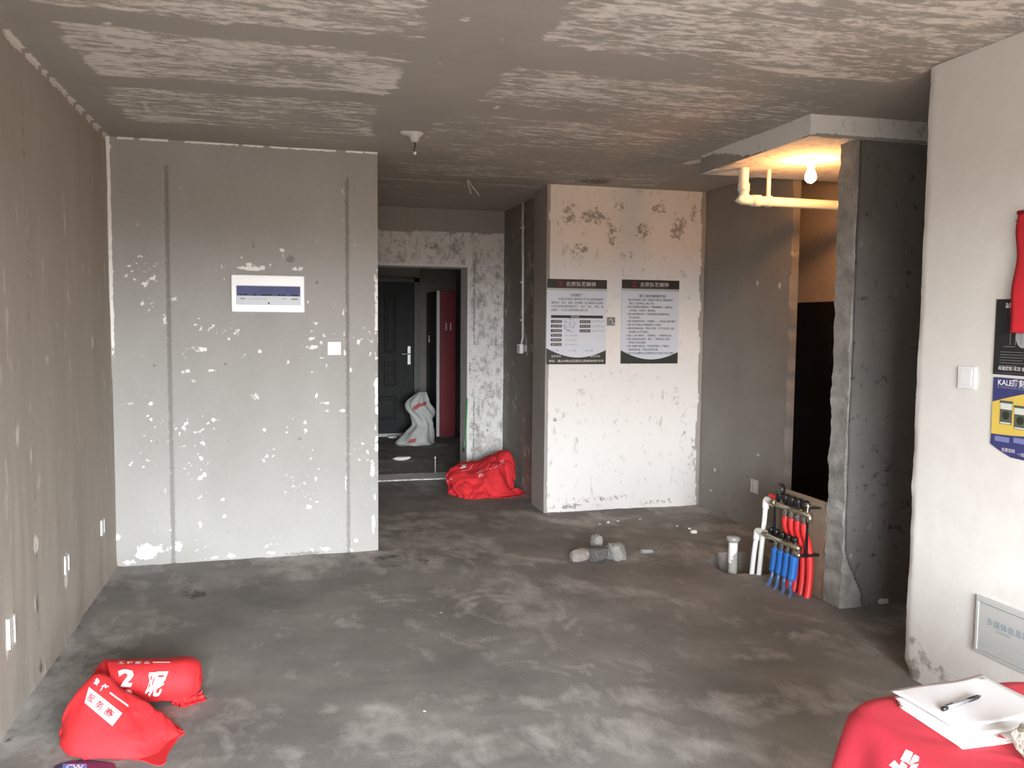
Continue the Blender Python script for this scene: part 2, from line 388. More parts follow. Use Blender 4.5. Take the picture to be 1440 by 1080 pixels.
# wall carrying the consumer unit (front of the boxed-out room) ----
G1, G2 = at_y(238, 500, YB).x, at_y(489, 500, YB).x
BOXP = PXY([(x_, y_, rx_*.8, ry_*.8, s_) for x_, y_, rx_, ry_, s_ in [(190,393,8,5,1.),(178,388,5,4,.8),(330,415,4,5,.8),(245,420,7,5,.7),(298,415,8,6,.6),(282,492,18,7,.75),(260,500,8,14,.65),(262,523,12,5,.75),
    (298,521,9,2.5,.95),(275,535,9,5,.7),(342,500,8,6,.7),(335,465,6,10,.6),(365,495,5,7,.7),(405,510,5,5,.7),(444,454,6,4,1.),(438,476,8,3,1.),(441,488,8,4,1.),
    (425,502,3,3,.9),(470,475,10,4,.6),(504,480,4,5,1.),(492,520,3,5,1.),(445,557,3,6,1.),(458,567,12,3,.95),(480,577,8,4,.85),(460,578,6,3,.8),(430,594,6,6,.85),
    (429,605,4,3,1.),(372,604,3,3,1.),(305,590,9,5,.6),(358,557,9,8,.65),(320,555,8,8,.55),(370,648,5,4,.9),(278,638,3,3,.9),(403,668,4,3,1.),(313,702,4,4,1.),
    (316,726,4,3.5,1.),(282,737,3,6,.9),(434,713,6,4,1.),(212,778,30,11,1.),(205,772,12,9,1.),(250,768,9,11,1.),(180,790,12,6,1.),(245,745,8,4,.8),(324,783,8,5,1.),
    (382,777,8,4,.9),(300,784,10,3,.8),(500,760,4,4,1.),(494,773,5,3,1.),(455,772,20,4,.7),(232,690,4,12,.7),(234,600,3,14,.5),(176,560,10,14,.5),(180,568,16,3,.7),
    (212,568,3,3,1.),(165,755,4,8,.9),(205,500,8,4,.6),(225,510,9,5,.5),(235,330,2,16,.7),(232,300,2,12,.5),(232,450,5,20,.6),(483,270,2,6,.6),(481,310,2,4,.8),
    (483,440,2,10,.9),(484,470,2,6,.9),(485,497,3,8,1.),(487,680,3,20,.8),(527,390,3,12,.9),(529,450,2,12,.9),(528,500,2,8,.8),(528,535,3,10,1.),(529,570,2,14,.8),
    (528,600,2,8,.9),(524,660,4,18,1.),(527,700,3,10,.8),(525,735,3,16,1.),(520,480,8,3,.5),(510,640,4,16,.35),
    (357,377,28,4,1.),(352,372,8,5,1.),(398,362,3,7,1.),(397,352,4,4,1.),(340,362,2,2,1.),(418,378,8,4,1.),(326,400,3,12,.6),(433,425,3,5,.9),(380,372,2,2,1.)]], YB)
def box_mask(x, y, z):
    r = blobs(x, z, BOXP, 101, 1.3)*.80
    speck = vnoise(x*55, z*55, 104)*vnoise(x*7, z*5, 105)
    r = np.maximum(r, .6*sstep(.58, .72, speck)*sstep(2.2, 1.9, z))
    r = np.maximum(r, .12)
    r = np.maximum(r, .95*(x < XL+.022)*(vnoise(z*7, z*0, 106) > .22)*sstep(1.2, 1.5, z))
    r = np.maximum(r, .95*(z > H-.016)*(vnoise(x*13, x*0, 78) > .42))
    r = np.maximum(r, .8*(x > XB-.02)*(vnoise(z*8, z*0, 107) > .55)*sstep(2.1, 1.8, z))
    g = np.maximum(1.25*band(x, G1-.014, G1+.014, .006), 1.15*band(x, G2-.012, G2+.012, .006))*sstep(2.58, 2.5, z)
    g = np.maximum(g, blobs(x, z, PXY([(410,364,7,5,1.),(446,397,3,3,1.),(356,345,2,9,.8),(217,514,2,2,1.),(317,512,2,2,1.),(320,620,2,2,1.),(421,617,3,2,1.),(221,622,2,2,1.),
                                   (430,778,30,3,.9),(320,748,2,2,.8),(216,263,10,26,.0)], YB), 108))
    return np.clip(r, 0, 1), np.clip(g, 0, 1)
def box_disp(x, y, z):
    d = (fbm(x*2, z*2, 109)-.5)*.008
    d = d-.007*np.maximum(band(x, G1-.012, G1+.012, .004), band(x, G2-.011, G2+.009, .004))*sstep(2.58, 2.5, z)
    d = d-.012*sstep(XB-.025, XB, x)*fbm(x*8, z*16, 110)+np.exp(-z/.025)*.02*fbm(x*8, x*0, 111)
    return d
S = Surf(); S.patch((XL-.02, YB, 0), (1,0,0), (0,0,1), (0,-1,0), XB-XL+.02, H, .0085, YD-YB+.1, box_disp, box_mask)
S.build('wall_back_left', 'cement_box', 'light grey cement wall with two vertical grooves and white paint flecks')

# doorway wall at the end of the corridor --------------------------
XJ = 1.79; ZD = 2.12
def door_mask(x, y, z):
    r = .92+.45*(fbm(x*3, z*3, 121)-.45)
    r = np.where(z > 2.463+.02*(vnoise(x*9, x*0, 125)-.5), .02, r)
    r = np.where((x > XJ-.02) & (x < XJ+.05), r+.12, r)
    g = np.where(z > 2.463, .75, .42*fbm(x*5, z*5, 122)+.12)
    g = np.maximum(g, blobs(x, z, PXY([(660,520,5,6,1.),(700,440,6,40,.5),(690,560,12,20,.45),(604,345,20,5,.6),(560,340,20,6,.5),(660,400,4,30,.5)], YD), 123))
    g = np.maximum(g, .9*band(x, XJ+.06, XJ+.078, .006)*(z < 2.2)*(vnoise(z*3, z*0, 124) > .3))
    rev = ((x < XJ+.02) & (x > XJ-.005) & (z < ZD+.02)) | ((z < ZD+.02) & (x < XJ))
    r = np.where(rev, 1.2, r); g = np.where(rev, 0, g)
    return np.clip(r, 0, 1.3), np.clip(g, 0, 1)
dd = rough_disp(.012, 5, 126)
S = Surf()
S.patch((XJ, YD, 0), (1,0,0), (0,0,1), (0,-1,0), XD-XJ+.05, H, .014, .33, dd, door_mask)
S.patch((XB-.1, YD, ZD), (1,0,0), (0,0,1), (0,-1,0), XJ-XB+.1, H-ZD, .014, .33, dd, door_mask)
S.patch((XB-.1, YD, 0), (1,0,0), (0,0,1), (0,-1,0), .32, ZD, .03, .33, dd, door_mask)
S.build('wall_corridor_end', 'plaster_white', 'white plastered wall around the open doorway, dark cement above')

# corridor right wall ----------------------------------------------
def corr_mask(x, y, z):
    r = .60*fbm(y*3, z*2, 131)
    g = .15*fbm(y*4, z*1.5, 132)
    return np.clip(r, 0, 1), np.clip(g, 0, 1)
S = Surf(); S.patch((XD, YC+.2, 0), (0,1,0), (0,0,1), (-1,0,0), YD-YC+.1, H, .02, .15, rough_disp(.012, 4, 134, 'yz'), corr_mask)
S.build('wall_corridor_right', 'cement_grey', 'narrow grey cement side wall of the corridor')

# plastered column -------------------------------------------------
def col_mask(x, y, z):
    left = XC0+.018+.015*vnoise(z*8, z*0, 141); right = XC1-.045+.05*(fbm(z*6, z*0+2, 142)-.5)
    r = 1.30-.22*fbm(x*4, z*4, 143)
    r = np.where((x < left), .1, r); r = np.where(x > right, .3*fbm(x*20, z*20, 145), r)
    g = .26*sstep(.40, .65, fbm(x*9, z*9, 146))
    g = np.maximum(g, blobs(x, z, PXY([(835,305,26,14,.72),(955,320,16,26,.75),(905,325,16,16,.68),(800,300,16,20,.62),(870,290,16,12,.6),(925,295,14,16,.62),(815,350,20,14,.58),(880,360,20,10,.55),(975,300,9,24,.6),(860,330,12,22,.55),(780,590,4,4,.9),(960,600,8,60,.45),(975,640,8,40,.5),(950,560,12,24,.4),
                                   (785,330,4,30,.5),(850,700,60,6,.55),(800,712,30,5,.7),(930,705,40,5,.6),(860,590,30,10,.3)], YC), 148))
    return np.clip(r, 0, 1.4), np.clip(g, 0, 1)
def col_disp(x, y, z): return (fbm(x*6, z*6, 149)-.5)*.008+np.exp(-z/.03)*.02*fbm(x*9, x*0, 150)
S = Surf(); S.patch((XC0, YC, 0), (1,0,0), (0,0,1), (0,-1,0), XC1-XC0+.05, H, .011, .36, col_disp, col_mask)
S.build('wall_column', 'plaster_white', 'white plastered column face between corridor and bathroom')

# grey wall beside the bathroom -------------------------------------
def grey_mask(x, y, z):
    r = .22*fbm(y*3, z*2, 161)+blobs(y, z, PXX([(1065,398,2,4,.9),(1097,402,2,5,.9),(1005,660,1.5,2,1.),(1000,690,2,2,.8),(1066,640,2,2,.8)], XG), 162)
    r = np.maximum(r, .40*sstep(YG+.03, YG, y)*vnoise(z*9, z*0, 163))
    g = .35*fbm(y*2, z*2, 164)
    return np.clip(r, 0, 1), np.clip(g, 0, 1)
def grey_disp(x, y, z): return (fbm(y*3, z*3, 165)-.5)*.008
S = Surf(); S.patch((XG, YG, 0), (0,1,0), (0,0,1), (-1,0,0), YC-YG+.05, H, .013, .06, grey_disp, grey_mask)
vg = S.v[0]; ed = np.abs(vg[:, 1]-YG) < .01; vg[ed, 1] += (vnoise(vg[ed, 2]*14, vg[ed, 2]*0, 166)-.5)*.05
S.build('wall_bathroom', 'cement_grey', 'grey cement wall from the column to the bathroom opening')

# bathroom interior -------------------------------------------------
simple('bath_wall', (.58,.47,.38), .9, bump=.2, bscale=30, var=.15); simple('black_coating', (.012,.012,.013), .55, bump=.2, bscale=25)
S = MB().box((3.95, YP+.13, 1.757), (4.1, YBK, H)); o = S.build('wall_bathroom_far', MATS['bath_wall']); tag(o, 'bare upper wall inside the bathroom, lit by the bulb', 'wall', kind='structure')
S = MB().box((3.938, YP+.13, 0), (4.1, YBK, 1.757)); o = S.build('wall_bathroom_coated', MATS['black_coating']); tag(o, 'black waterproof coating on the lower bathroom wall', 'wall', kind='structure')
S = MB().box((XG, YBK-.15, 0), (4.1, YBK, H)); o = S.build('wall_bathroom_back', MATS['black_coating']); tag(o, 'dark back wall inside the bathroom', 'wall', kind='structure')

plaster('cement_passage', (.16,.15,.138), (.22,.205,.19), (.40,.385,.36), (.05,.047,.044), pscale=9, soft=.8, bump=.3)
# wall end by the manifold and its dark face -------------------------
def pil_foot(z): return XP+.012+.015*fbm(z*9, z*0, 171)+.13*sstep(.36, .0, z)
def pil_mask(x, y, z):
    strip = pil_foot(z)
    r = np.where(x < strip, .85+.25*fbm(x*9, z*5, 172), .30*fbm(x*4, z*2, 173))
    r = np.maximum(r, blobs(x, z, PXY([(1205,715,9,10,.85),(1200,735,8,14,.7),(1222,740,7,8,.8),(1196,782,4,7,1.),(1203,700,6,12,.6),(1220,800,3,2,.8),(1212,795,8,6,.5),
                                   (1207,250,5,60,.7),(1217,222,12,12,.6),(1250,232,18,6,.5),(1230,390,5,8,.55),(1260,410,6,8,.5),(1262,340,8,10,.35),(1212,330,6,40,.4)], YP), 174))
    g = np.where(x < strip, .05, .15+.3*fbm(x*2.2, z*1.6, 176))
    g = np.maximum(g, .6*band(x, strip-.004, strip+.010, .004))
    return np.clip(r, 0, 1), np.clip(g, 0, 1)
def pil_disp(x, y, z):
    strip = pil_foot(z)
    return .020*sstep(strip+.012, strip-.004, x)+(fbm(x*5, z*5, 177)-.5)*.012-.008*sstep(XP+.02, XP, x)*fbm(z*20, z*0, 178)
S = Surf(); S.patch((XP, YP, 0), (1,0,0), (0,0,1), (0,-1,0), XR-XP, ZS, .012, .13, pil_disp, pil_mask)
vp = S.v[0]; ed = np.abs(vp[:, 0]-XP) < .006; vp[ed, 0] += (fbm(vp[ed, 2]*22, vp[ed, 2]*0, 179)-.5)*.028
vb = S.v[1]; ed = np.abs(vb[:, 0]-XP) < .006; vb[ed, 0] += (fbm(vb[ed, 2]*18, vb[ed, 2]*0, 180)-.5)*.03
S.build('wall_side_passage', 'cement_passage', 'dark stained cement wall with a pale mortar edge beside the manifold')
# dropped bathroom slab ---------------------------------------------
def slab_mask_l(x, y, z):
    edge = 2.578+.11*sstep(4.5, 5.25, y)+.03*(fbm(y*12, z*0, 181)-.5)
    return np.where(z > edge, 1.2, .12)+0*x, np.where(z > edge, 0, .35)+0*x
def slab_mask_f(x, y, z):
    return np.where(z > 2.60+.02*(fbm(x*12, z*0, 182)-.5), 1.1, .2)+0*x, .10+.0*z+.0*x
XS, YS0, YS1 = 2.71, 4.045, 5.28
S = Surf()
S.patch((XS, YS0, ZS), (0,1,0), (0,0,1), (-1,0,0), YS1-YS0, H-ZS+.01, .012, .03, rough_disp(.006, 8, 183, 'yz'), slab_mask_l)
S.patch((XS+.001, YS0, ZS), (1,0,0), (0,0,1), (0,-1,0), XR-XS, H-ZS+.01, .012, .03, rough_disp(.006, 8, 184), slab_mask_f)
S.patch((XS+.002, YS0+.002, ZS), (1,0,0), (0,1,0), (0,0,-1), XR-XS, YS1-YS0-.004, .03, .1, rough_disp(.006, 6, 185, 'xy'), lambda x, y, z: (1.0+0*x, .1+0*x))
S.build('ceiling_bathroom_slab', 'plaster_white', 'lowered bathroom ceiling slab with ragged white painted edge', 'ceiling')

# white wall on the right --------------------------------------------
def white_mask(x, y, z):
    g = blobs(y, z, PXX([(1285,940,10,22,.75),(1300,925,14,20,.6),(1325,950,14,14,.55),(1280,905,6,14,.6),(1345,965,18,8,.4),(1330,845,8,4,.35),(1292,440,3,9,.5)], XW), 191)
    g = np.maximum(g, .5*sstep(YW-.012, YW, y)*(vnoise(z*14, z*0, 193) > .5))
    return .6+0*x, np.clip(g, 0, 1)
def white_disp(x, y, z):
    return (fbm(y*2, z*2, 194)-.5)*.006-.016*sstep(YW-.03, YW, y)*fbm(z*10, y*10, 195)-.03*sstep(YW-.06, YW, y)*sstep(.08, 0, z)
S = Surf(); S.patch((XW, YR, 0), (0,1,0), (0,0,1), (-1,0,0), YW-YR, H, .016, .22, white_disp, white_mask)
S.build('wall_right', 'paint_white', 'white painted wall on the right with a dirty foot')
# closing walls that only shade or bounce ------------------------------
def plain_wall(name, a, b, mat, label):
    o = MB().box(a, b).build(name, MATS[mat]); return tag(o, label, 'wall', kind='structure')
simple('cement_plain', (.28,.26,.24), .9, var=.15, bscale=3); simple('cement_hall', (.28,.26,.24), .9, var=.2, bscale=4); simple('window_frame', (.30,.31,.32), .4)
plain_wall('wall_passage_right', (XR, YW-.3, 0), (XR+.15, YBK, H), 'cement_plain', 'cement wall closing the side passage')
plain_wall('wall_passage_near', (XW+.2, YW-.25, 0), (XR, YW-.1, H), 'cement_plain', 'cement wall on the near side of the side passage')
plain_wall('wall_hall_left', (.3, YD+.33, 0), (.45, 12.3, 2.6), 'cement_hall', 'dark wall on the left of the entrance hall')
plain_wall('wall_hall_right', (2.45, YD+.33, 0), (2.6, 12.5, 2.6), 'cement_hall', 'dark wall on the right of the entrance hall')
plain_wall('wall_hall_end', (.3, 12.3, 0), (2.6, 12.45, 2.6), 'cement_hall', 'dark end wall of the entrance hall')
plain_wall('wall_hall_over_door', (.3, 11.80, 2.16), (1.82, 12.0, 2.6), 'cement_hall', 'dark wall above the entrance door')
plain_wall('wall_hall_beside_door', (.3, 11.85, 0), (.8, 12.0, 2.2), 'cement_hall', 'dark wall beside the entrance door')
plain_wall('wall_behind_column', (XD+.1, YC+.3, 0), (2.6, YD+.33, H), 'cement_plain', 'solid core behind the corridor wall')
W = WIN; S = MB()
S.box((XL-.15, YR-.2, 0), (XR+.15, YR, W['z0'])).box((XL-.15, YR-.2, W['z1']), (XR+.15, YR, H))
S.box((XL-.15, YR-.2, W['z0']), (W['x0'], YR, W['z1'])).box((W['x1'], YR-.2, W['z0']), (XR+.15, YR, W['z1']))
o = S.build('wall_rear', MATS['cement_plain']); tag(o, 'cement wall with the wide window opening', 'wall', kind='structure')
wroot = thing('window_1', 'wide aluminium window frame in the rear wall', 'window', ((W['x0']+W['x1'])/2, YR-.1, W['z0'])); wroot['kind'] = 'structure'
def bars(rects):
    S = MB()
    for x0, z0, x1, z1 in rects: S.box((x0, YR-.13, z0), (x1, YR-.07, z1))
    return S
bars([(W['x0'], W['z0'], W['x1'], W['z0']+.05), (W['x0'], W['z1']-.05, W['x1'], W['z1']), (W['x0'], W['z0'], W['x0']+.05, W['z1']), (W['x1']-.05, W['z0'], W['x1'], W['z1'])]).build('window_frame', MATS['window_frame'], wroot)
for k in (1, 2):
    xm = W['x0']+(W['x1']-W['x0'])*k/3; bars([(xm-.03, W['z0'], xm+.03, W['z1'])]).build('mullion', MATS['window_frame'], wroot)
# threshold --------------------------------------------------------------
S = Surf(); S.patch((XB+.2, YD-.02, .012), (1,0,0), (0,1,0), (0,0,1), XJ-XB-.19, .33, .015, .05, rough_disp(.012, 9, 201, 'xy'),
    lambda x, y, z: (1.25-.8*sstep(YD+.05, YD, y)*fbm(x*9, y*9, 202), .15*fbm(x*6, y*6, 203)))
S.build('trim_1', 'plaster_white', 'rough white mortar threshold under the doorway', 'threshold')

# ================================================================== OBJECTS
VX, VY, VZ = Vector((1,0,0)), Vector((0,1,0)), Vector((0,0,1))
# ---- lettering -----------------------------------------------------------
def text_geo(body, size=1., res=2, shear=0., bold=0., align='LEFT', spacing=1.):
    c = bpy.data.curves.new('t', 'FONT'); c.body = body; c.size = size; c.resolution_u = res; c.shear = shear
    c.align_x = align; c.offset = bold*size; c.space_character = spacing
    o = bpy.data.objects.new('t', c); COL.objects.link(o); me = o.to_mesh()
    v = [tuple(p.co)[:2] for p in me.vertices]; f = [tuple(p.vertices) for p in me.polygons]
    o.to_mesh_clear(); bpy.data.objects.remove(o); bpy.data.curves.remove(c); return v, f
class Sheet:
    """flat print on a plane: origin o (lower left), axes U, V, normal N; everything in metres"""
    def __init__(s, o, U, V, N): s.o, s.U, s.V, s.N = Vector(o), Vector(U), Vector(V), Vector(N); s.g = {}
    def mb(s, key, new=False):
        L_ = s.g.setdefault(key, [])
        if new or not L_: L_.append(MB())
        return L_[-1]
    def P(s, u, v, h): return s.o+s.U*u+s.V*v+s.N*h
    def poly(s, key, pts, h): s.mb(key, True).add([s.P(u, v, h) for u, v in pts], [range(len(pts))]); return s
    def rect(s, key, u0, v0, u1, v1, h): return s.poly(key, [(u0,v0),(u1,v0),(u1,v1),(u0,v1)], h)
    def text(s, key, body, u, v, size, h, width=None, **k):
        vs, fs = text_geo(body, size, **k)
        if not vs: return s
        sc = 1.
        if width:
            w = max(p[0] for p in vs)-min(p[0] for p in vs); sc = width/w if w else 1.
        s.mb(key, True).add([s.P(u+x*sc, v+y, h) for x, y in vs], fs); return s
    def build(s, parent, spec):
        for key, (name, mat) in spec.items():
            for b_ in s.g.get(key, []):
                o_ = b_.build(name, MATS[mat], parent)
                if name == 'handwriting': o_['kind'] = 'stuff'      # pen strokes too fine to pick apart
def slabsheet(o, U, V, N, pts, t):
    b = [o+U*u+V*v for u, v in pts]; n = len(b)
    return MB().add(b+[p+N*t for p in b], [list(range(n))[::-1], [i+n for i in range(n)]]+[[i, (i+1) % n, (i+1) % n+n, i+n] for i in range(n)])

simple('ink', (.02,.02,.022), .6); simple('ink_brown', (.030,.022,.020), .5); simple('ink_green', (.028,.032,.026), .5)
simple('poster_paper', (.62,.66,.74), .35); simple('poster_line', (.34,.33,.28), .5); simple('ink_grey', (.22,.22,.24), .6); simple('ink_red', (.16,.02,.02), .6)
simple('letter_pale', (.62,.58,.52), .6); simple('ink_blue', (.20,.22,.42), .6)

# ---- two notice boards on the column ------------------------------------------
def notice(p0, p1, left):
    a = at_y(*p0, YC); b = at_y(*p1, YC); w, h = b.x-a.x, a.z-b.z
    root = thing('notice_poster', 'notice poster with company introduction, name list and handwriting, beside the corridor' if left else
                 'notice poster with numbered site rules, nearer the grey bathroom wall', 'poster', (a.x, YC-.008, b.z))
    o = Vector((a.x, YC-.004, b.z)); N = -VY
    mid = [(w*k/24, h*(.045+.105*(2*abs(k/24-.52))**2)+(0 if left else -.0)) for k in range(25)]
    slabsheet(o, VX, VZ, N, [(0,0),(w,0),(w,h),(0,h)], .006).build('sheet', MATS['poster_paper'], root)
    s = Sheet(o, VX, VZ, N); H1, H2, H3 = .0065, .0072, .008
    s.rect('head', 0, h*.895, w, h, H1); s.rect('line', 0, h*.87, w, h*.878, H1); s.rect('line', 0, h*.884, w, h*.893, H1)
    k0 = .15 if left else .12
    arc = [(w*k/24, h*(k0-.10+.10*(2*abs(k/24-.53))**1.9)+(h*.03)) for k in range(25)]
    s.poly('foot', [(0,0),(w,0)]+arc[::-1], H1)
    s.text('title', '北京弘艺装饰', w*.31, h*.928, h*.052, H2, width=w*.50, bold=.012)
    s.text('subtitle', 'BEI JING HONG YI ZHUANG SHI', w*.31, h*.907, h*.017, H2, width=w*.47)
    s.poly('logo', [(w*.17,h*.915),(w*.27,h*.915),(w*.27,h*.93),(w*.24,h*.93),(w*.25,h*.955),(w*.27,h*.972),(w*.17,h*.972),(w*.20,h*.95)], H2)
    if left:
        s.text('text', '公司简介', w*.38, h*.80, h*.040, H2, width=w*.20, bold=.012)
        body = ['北京弘艺装饰工程有限公司 专业从事家庭装饰', '装修设计、施工、监理，设计新颖、施工精细的专业装饰', '公司以优质的服务满足客户，设计、施工、材料、售', '后服务。广泛为业主提供满意的装修工程。']
        for i, t in enumerate(body):
            s.text('text', t, w*(.07 if i else .19), h*(.757-i*.043), h*.031, H2, width=w*(.87 if i in (1, 2) else .75 if i == 0 else .62), bold=.006)
        s.rect('bars', w*.07, h*.545, w*.94, h*.578, H2); s.text('pale', '服务监督', w*.40, h*.552, h*.026, H3)
        for i, t in enumerate(['工程经理', '设计总监', '工程监理', '投诉电话', '监督电话', '服务电话']):
            v = h*(.487-i*.054); s.rect('bars', w*.07, v, w*.25, v+h*.034, H2); s.text('pale', t, w*.085, v+h*.008, h*.024, H3, width=w*.15)
            if i < 3:
                s.rect('bars', w*.55, v, w*.73, v+h*.034, H2); s.text('pale', '联系电话', w*.565, v+h*.008, h*.024, H3, width=w*.15)
                S = s.mb('pen', True); rr = random.Random(i+3)
                for q in range(3):          # hand-written strokes
                    u = w*(.29+.065*q); vv = v+h*.01
                    for _ in range(4):
                        x0, y0 = u+rr.uniform(0, w*.04), vv+rr.uniform(-.004, h*.035); x1, y1 = x0+rr.uniform(-.014, .016), y0+rr.uniform(-.018, .018)
                        S.tube([s.P(x0, y0, H2), s.P(x1, y1, H2)], .0022, 5)
                pts = [s.P(w*(.76+.021*q), v+h*(.018+rr.uniform(-.011, .012)), H2) for q in range(11)]
                s.mb('pen', True).tube(pts, .0017, 5)
            else:
                s.text('faint', ['0312-5901688', '0312-5906612', '0312-5900150'][i-3], w*.30, v+h*.008, h*.022, H2, width=w*.21)
        for q, t in enumerate(['人工费', '人工费', '施工费']): s.text('ink2', t, w*(.07+.29*q), h*.152, h*.026, H2, width=w*.13)
        s.text('pale', '监督电话', w*.08, h*.085, h*.030, H2, width=w*.16); s.text('pale', '服务热线', w*.73, h*.085, h*.030, H2, width=w*.17)
        s.text('pale', '地址：唐山市路北区建设北路装饰材料市场', w*.04, h*.028, h*.032, H2, width=w*.92, bold=.008)
    else:
        s.text('text', '施工现场管理守则', w*.30, h*.795, h*.036, H2, width=w*.46, bold=.012)
        body = ['1 施工现场应由工长统一安排施工材料及工具摆放整齐，', '   施工人员持证上岗工作。', '2 施工现场禁止吸烟饮酒，严禁违章操作，注意安全，', '   工完场清，工具放好，保持清洁。',
                '3 施工材料堆放有序，严格按图纸及规范要求施工，', '   节约用材料。', '4 施工现场用电安全，严格遵守……以免发生意外事故。', '5 施工至下班前必须清理现场一切杂物。', '6 材料进场验收合格，严禁以次充好，客户不在现场，施工', '   现场禁止会客及留宿。',
                '7 施工人员礼貌待人，文明用语，一切服务至业主。', '8 施工前做好成品保护，窗户、门框等成品之保护', '   材料施工完成后清理。', '9 施工质量严格把关，严格按照规范，严禁偷工', '   减料弄虚作假，严禁私自变更方案。', '10 施工完工后需经业主验收签字后方可进行下道工序施工']
        wid = [.80,.44,.80,.46,.76,.20,.86,.60,.84,.36,.80,.76,.30,.76,.52,.84]
        for i, t in enumerate(body):
            ind = t.startswith('   '); s.text('text', t.strip(), w*(.13 if ind else .095), h*(.752-i*.0425), h*.0285, H2, width=w*wid[i], bold=.010)
    s.build(root, {'head': ('header_band', 'ink_brown'), 'foot': ('footer_curve', 'ink_green'), 'line': ('header_rule', 'poster_line'), 'title': ('header_lettering', 'letter_pale'),
                   'subtitle': ('header_subtitle', 'ink_grey'), 'logo': ('logo', 'ink_red'), 'text': ('body_text', 'ink'), 'bars': ('field_bar', 'ink'), 'pale': ('pale_text', 'letter_pale'),
                   'pen': ('handwriting', 'ink_grey'), 'faint': ('phone_text', 'ink_grey'), 'ink2': ('small_text', 'ink_blue')})
notice((769, 392), (851, 512), True)
notice((874, 393), (952, 511), False)

# recessed back box between the notices
p = at_y(859, 452, YC); r = thing('socket_box', 'small broken grey socket box between the two notice posters', 'socket', (p.x, YC, p.z-.03))
MB().frame(Vector((p.x-.035, YC+.004, p.z-.035)), VX, VZ, -VY, [(0,0,.07,.008),(0,.062,.07,.07),(0,.008,.008,.062),(.062,.008,.07,.062)], .012).build('rim', MATS['ink_grey'], r)
MB().frame(Vector((p.x-.028, YC+.004, p.z-.028)), VX, VZ, -VY, [(0,0,.056,.056)], .005).build('back', MATS['hole_dark'], r)
MB().tube(smooth_path([(p.x-.02, YC-.004, p.z+.01), (p.x, YC-.016, p.z+.02), (p.x+.012, YC-.008, p.z-.012), (p.x+.03, YC-.012, p.z-.02)]), .004, 6).build('wire', MATS['plastic_offwhite'], r)

# ---- consumer unit --------------------------------------------------------------
a = at_y(325, 386, YB); b = at_y(428.5, 440, YB); w, h = b.x-a.x, a.z-b.z
r = thing('distribution_box', 'white electrical distribution box with a blue window on the box wall', 'fuse box', (a.x+w/2, YB, b.z))
o = Vector((a.x, YB+.004, b.z))
simple('window_blue', (.10,.11,.24), .45, spec=.1, var=.25, bscale=9); simple('panel_pale', (.56,.58,.62), .4); simple('panel_white', (.86,.86,.86), .3)
MB().frame(o, VX, VZ, -VY, [(0,0,w,h)], .030).build('body', MATS['panel_white'], r, bevel=.006)
u0, u1 = w*.065, w*.945
lid = MB().frame(o, VX, VZ, -VY, [(u0, h*.20, u1, h*.72)], .034).build('flap_frame', MATS['panel_pale'], r, bevel=.002)
MB().frame(o, VX, VZ, -VY, [(u0+.004, h*.44, u1-.004, h*.70)], .0365).build('window', MATS['window_blue'], lid)
for k in (0, 1, 3, 4.8, 5.6, 6.4, 8.5, 9.5, 11.5, 12.3): MB().frame(o, VX, VZ, -VY, [(u0+.02+k*.028, h*.445, u0+.042+k*.028, h*.49)], .0372).build('breaker_lever', MATS['ink'], lid)
s = Sheet(o, VX, VZ, -VY)
s.rect('t', u0+w*.75, h*.345, u0+w*.84, h*.385, .0345); s.rect('t', u0+w*.06, h*.345, u0+w*.12, h*.375, .0345); s.rect('t', u0+w*.18, h*.35, u0+w*.42, h*.36, .0345); s.rect('t', u0+w*.62, h*.36, u0+w*.68, h*.375, .0345)
s.build(lid, {'t': ('label_print', 'ink_grey')})
MB().lathe(o+VX*(w*.505)+VZ*(h*.25)-VY*.033, [(.006, 0), (.006, .004), (.003, .006)], -VY, 10).build('catch', MATS['cap_black'], lid)
# ---- blank plate beside the groove
def plate(name, label, cat, c, U, N, w=.086, h=.086, rocker=False, mat='panel_white', group=None):
    r = thing(name, label, cat, tuple(c-VZ*h/2), group); o = c-U*(w/2)-VZ*(h/2)-N*.004
    MB().frame(o, U, VZ, N, [(0,0,w,h)], .013).build('plate', MATS[mat], r, bevel=.003)
    if rocker: MB().frame(o, U, VZ, N, [(w*.17,h*.15,w*.83,h*.85)], .0155).build('rocker', MATS[mat], r, bevel=.002)
    return r
plate('blank_plate', 'white square blank plate beside the right groove of the box wall', 'wall plate', at_y(470, 490, YB)+VY*.0, VX, -VY, .088, .088)
plate('light_switch', 'white light switch on the white wall beside the posters', 'switch', at_x(1361, 531, XW), -VY, -VX, .092, .092, True, 'plastic_white')
# ---- three open socket boxes low on the left wall, one on the grey wall
def back_box(c, U, N, label, h=.09, w=.075, tilt=0.):
    r = thing('socket_box', label, 'socket', tuple(c-VZ*h/2)); o = c-U*(w/2)-VZ*(h/2)-N*.020
    MB().frame(o, U, VZ, N, [(0,0,w,.006),(0,h-.006,w,h),(0,.006,.006,h-.006),(w-.006,.006,w,h-.006)], .030).build('rim', MATS['plastic_offwhite'], r)
    MB().frame(o, U, VZ, N, [(.006,.006,w-.006,h-.006)], .016).build('back', MATS['hole_dark'], r)
    MB().frame(o, U, VZ, N, [(.012,.008,w*.75,h-.008)], .028).build('cover', MATS['plastic_offwhite'], r, bevel=.002)
    MB().tube([o+U*w*.5+VZ*h*.5+N*.028, o+U*w*.5+VZ*h*.5+N*.031], .004, 8).build('screw', MATS['chrome'], r)
back_box(at_x(143, 741, XL), VY, VX, 'whitish socket box low on the left wall, next to the corner')
back_box(at_x(92, 793, XL), VY, VX, 'whitish socket box with white drips, middle of three on the left wall')
back_box(at_x(14, 888, XL), VY, VX, 'whitish socket box low on the left wall, farthest from the corner', .12)
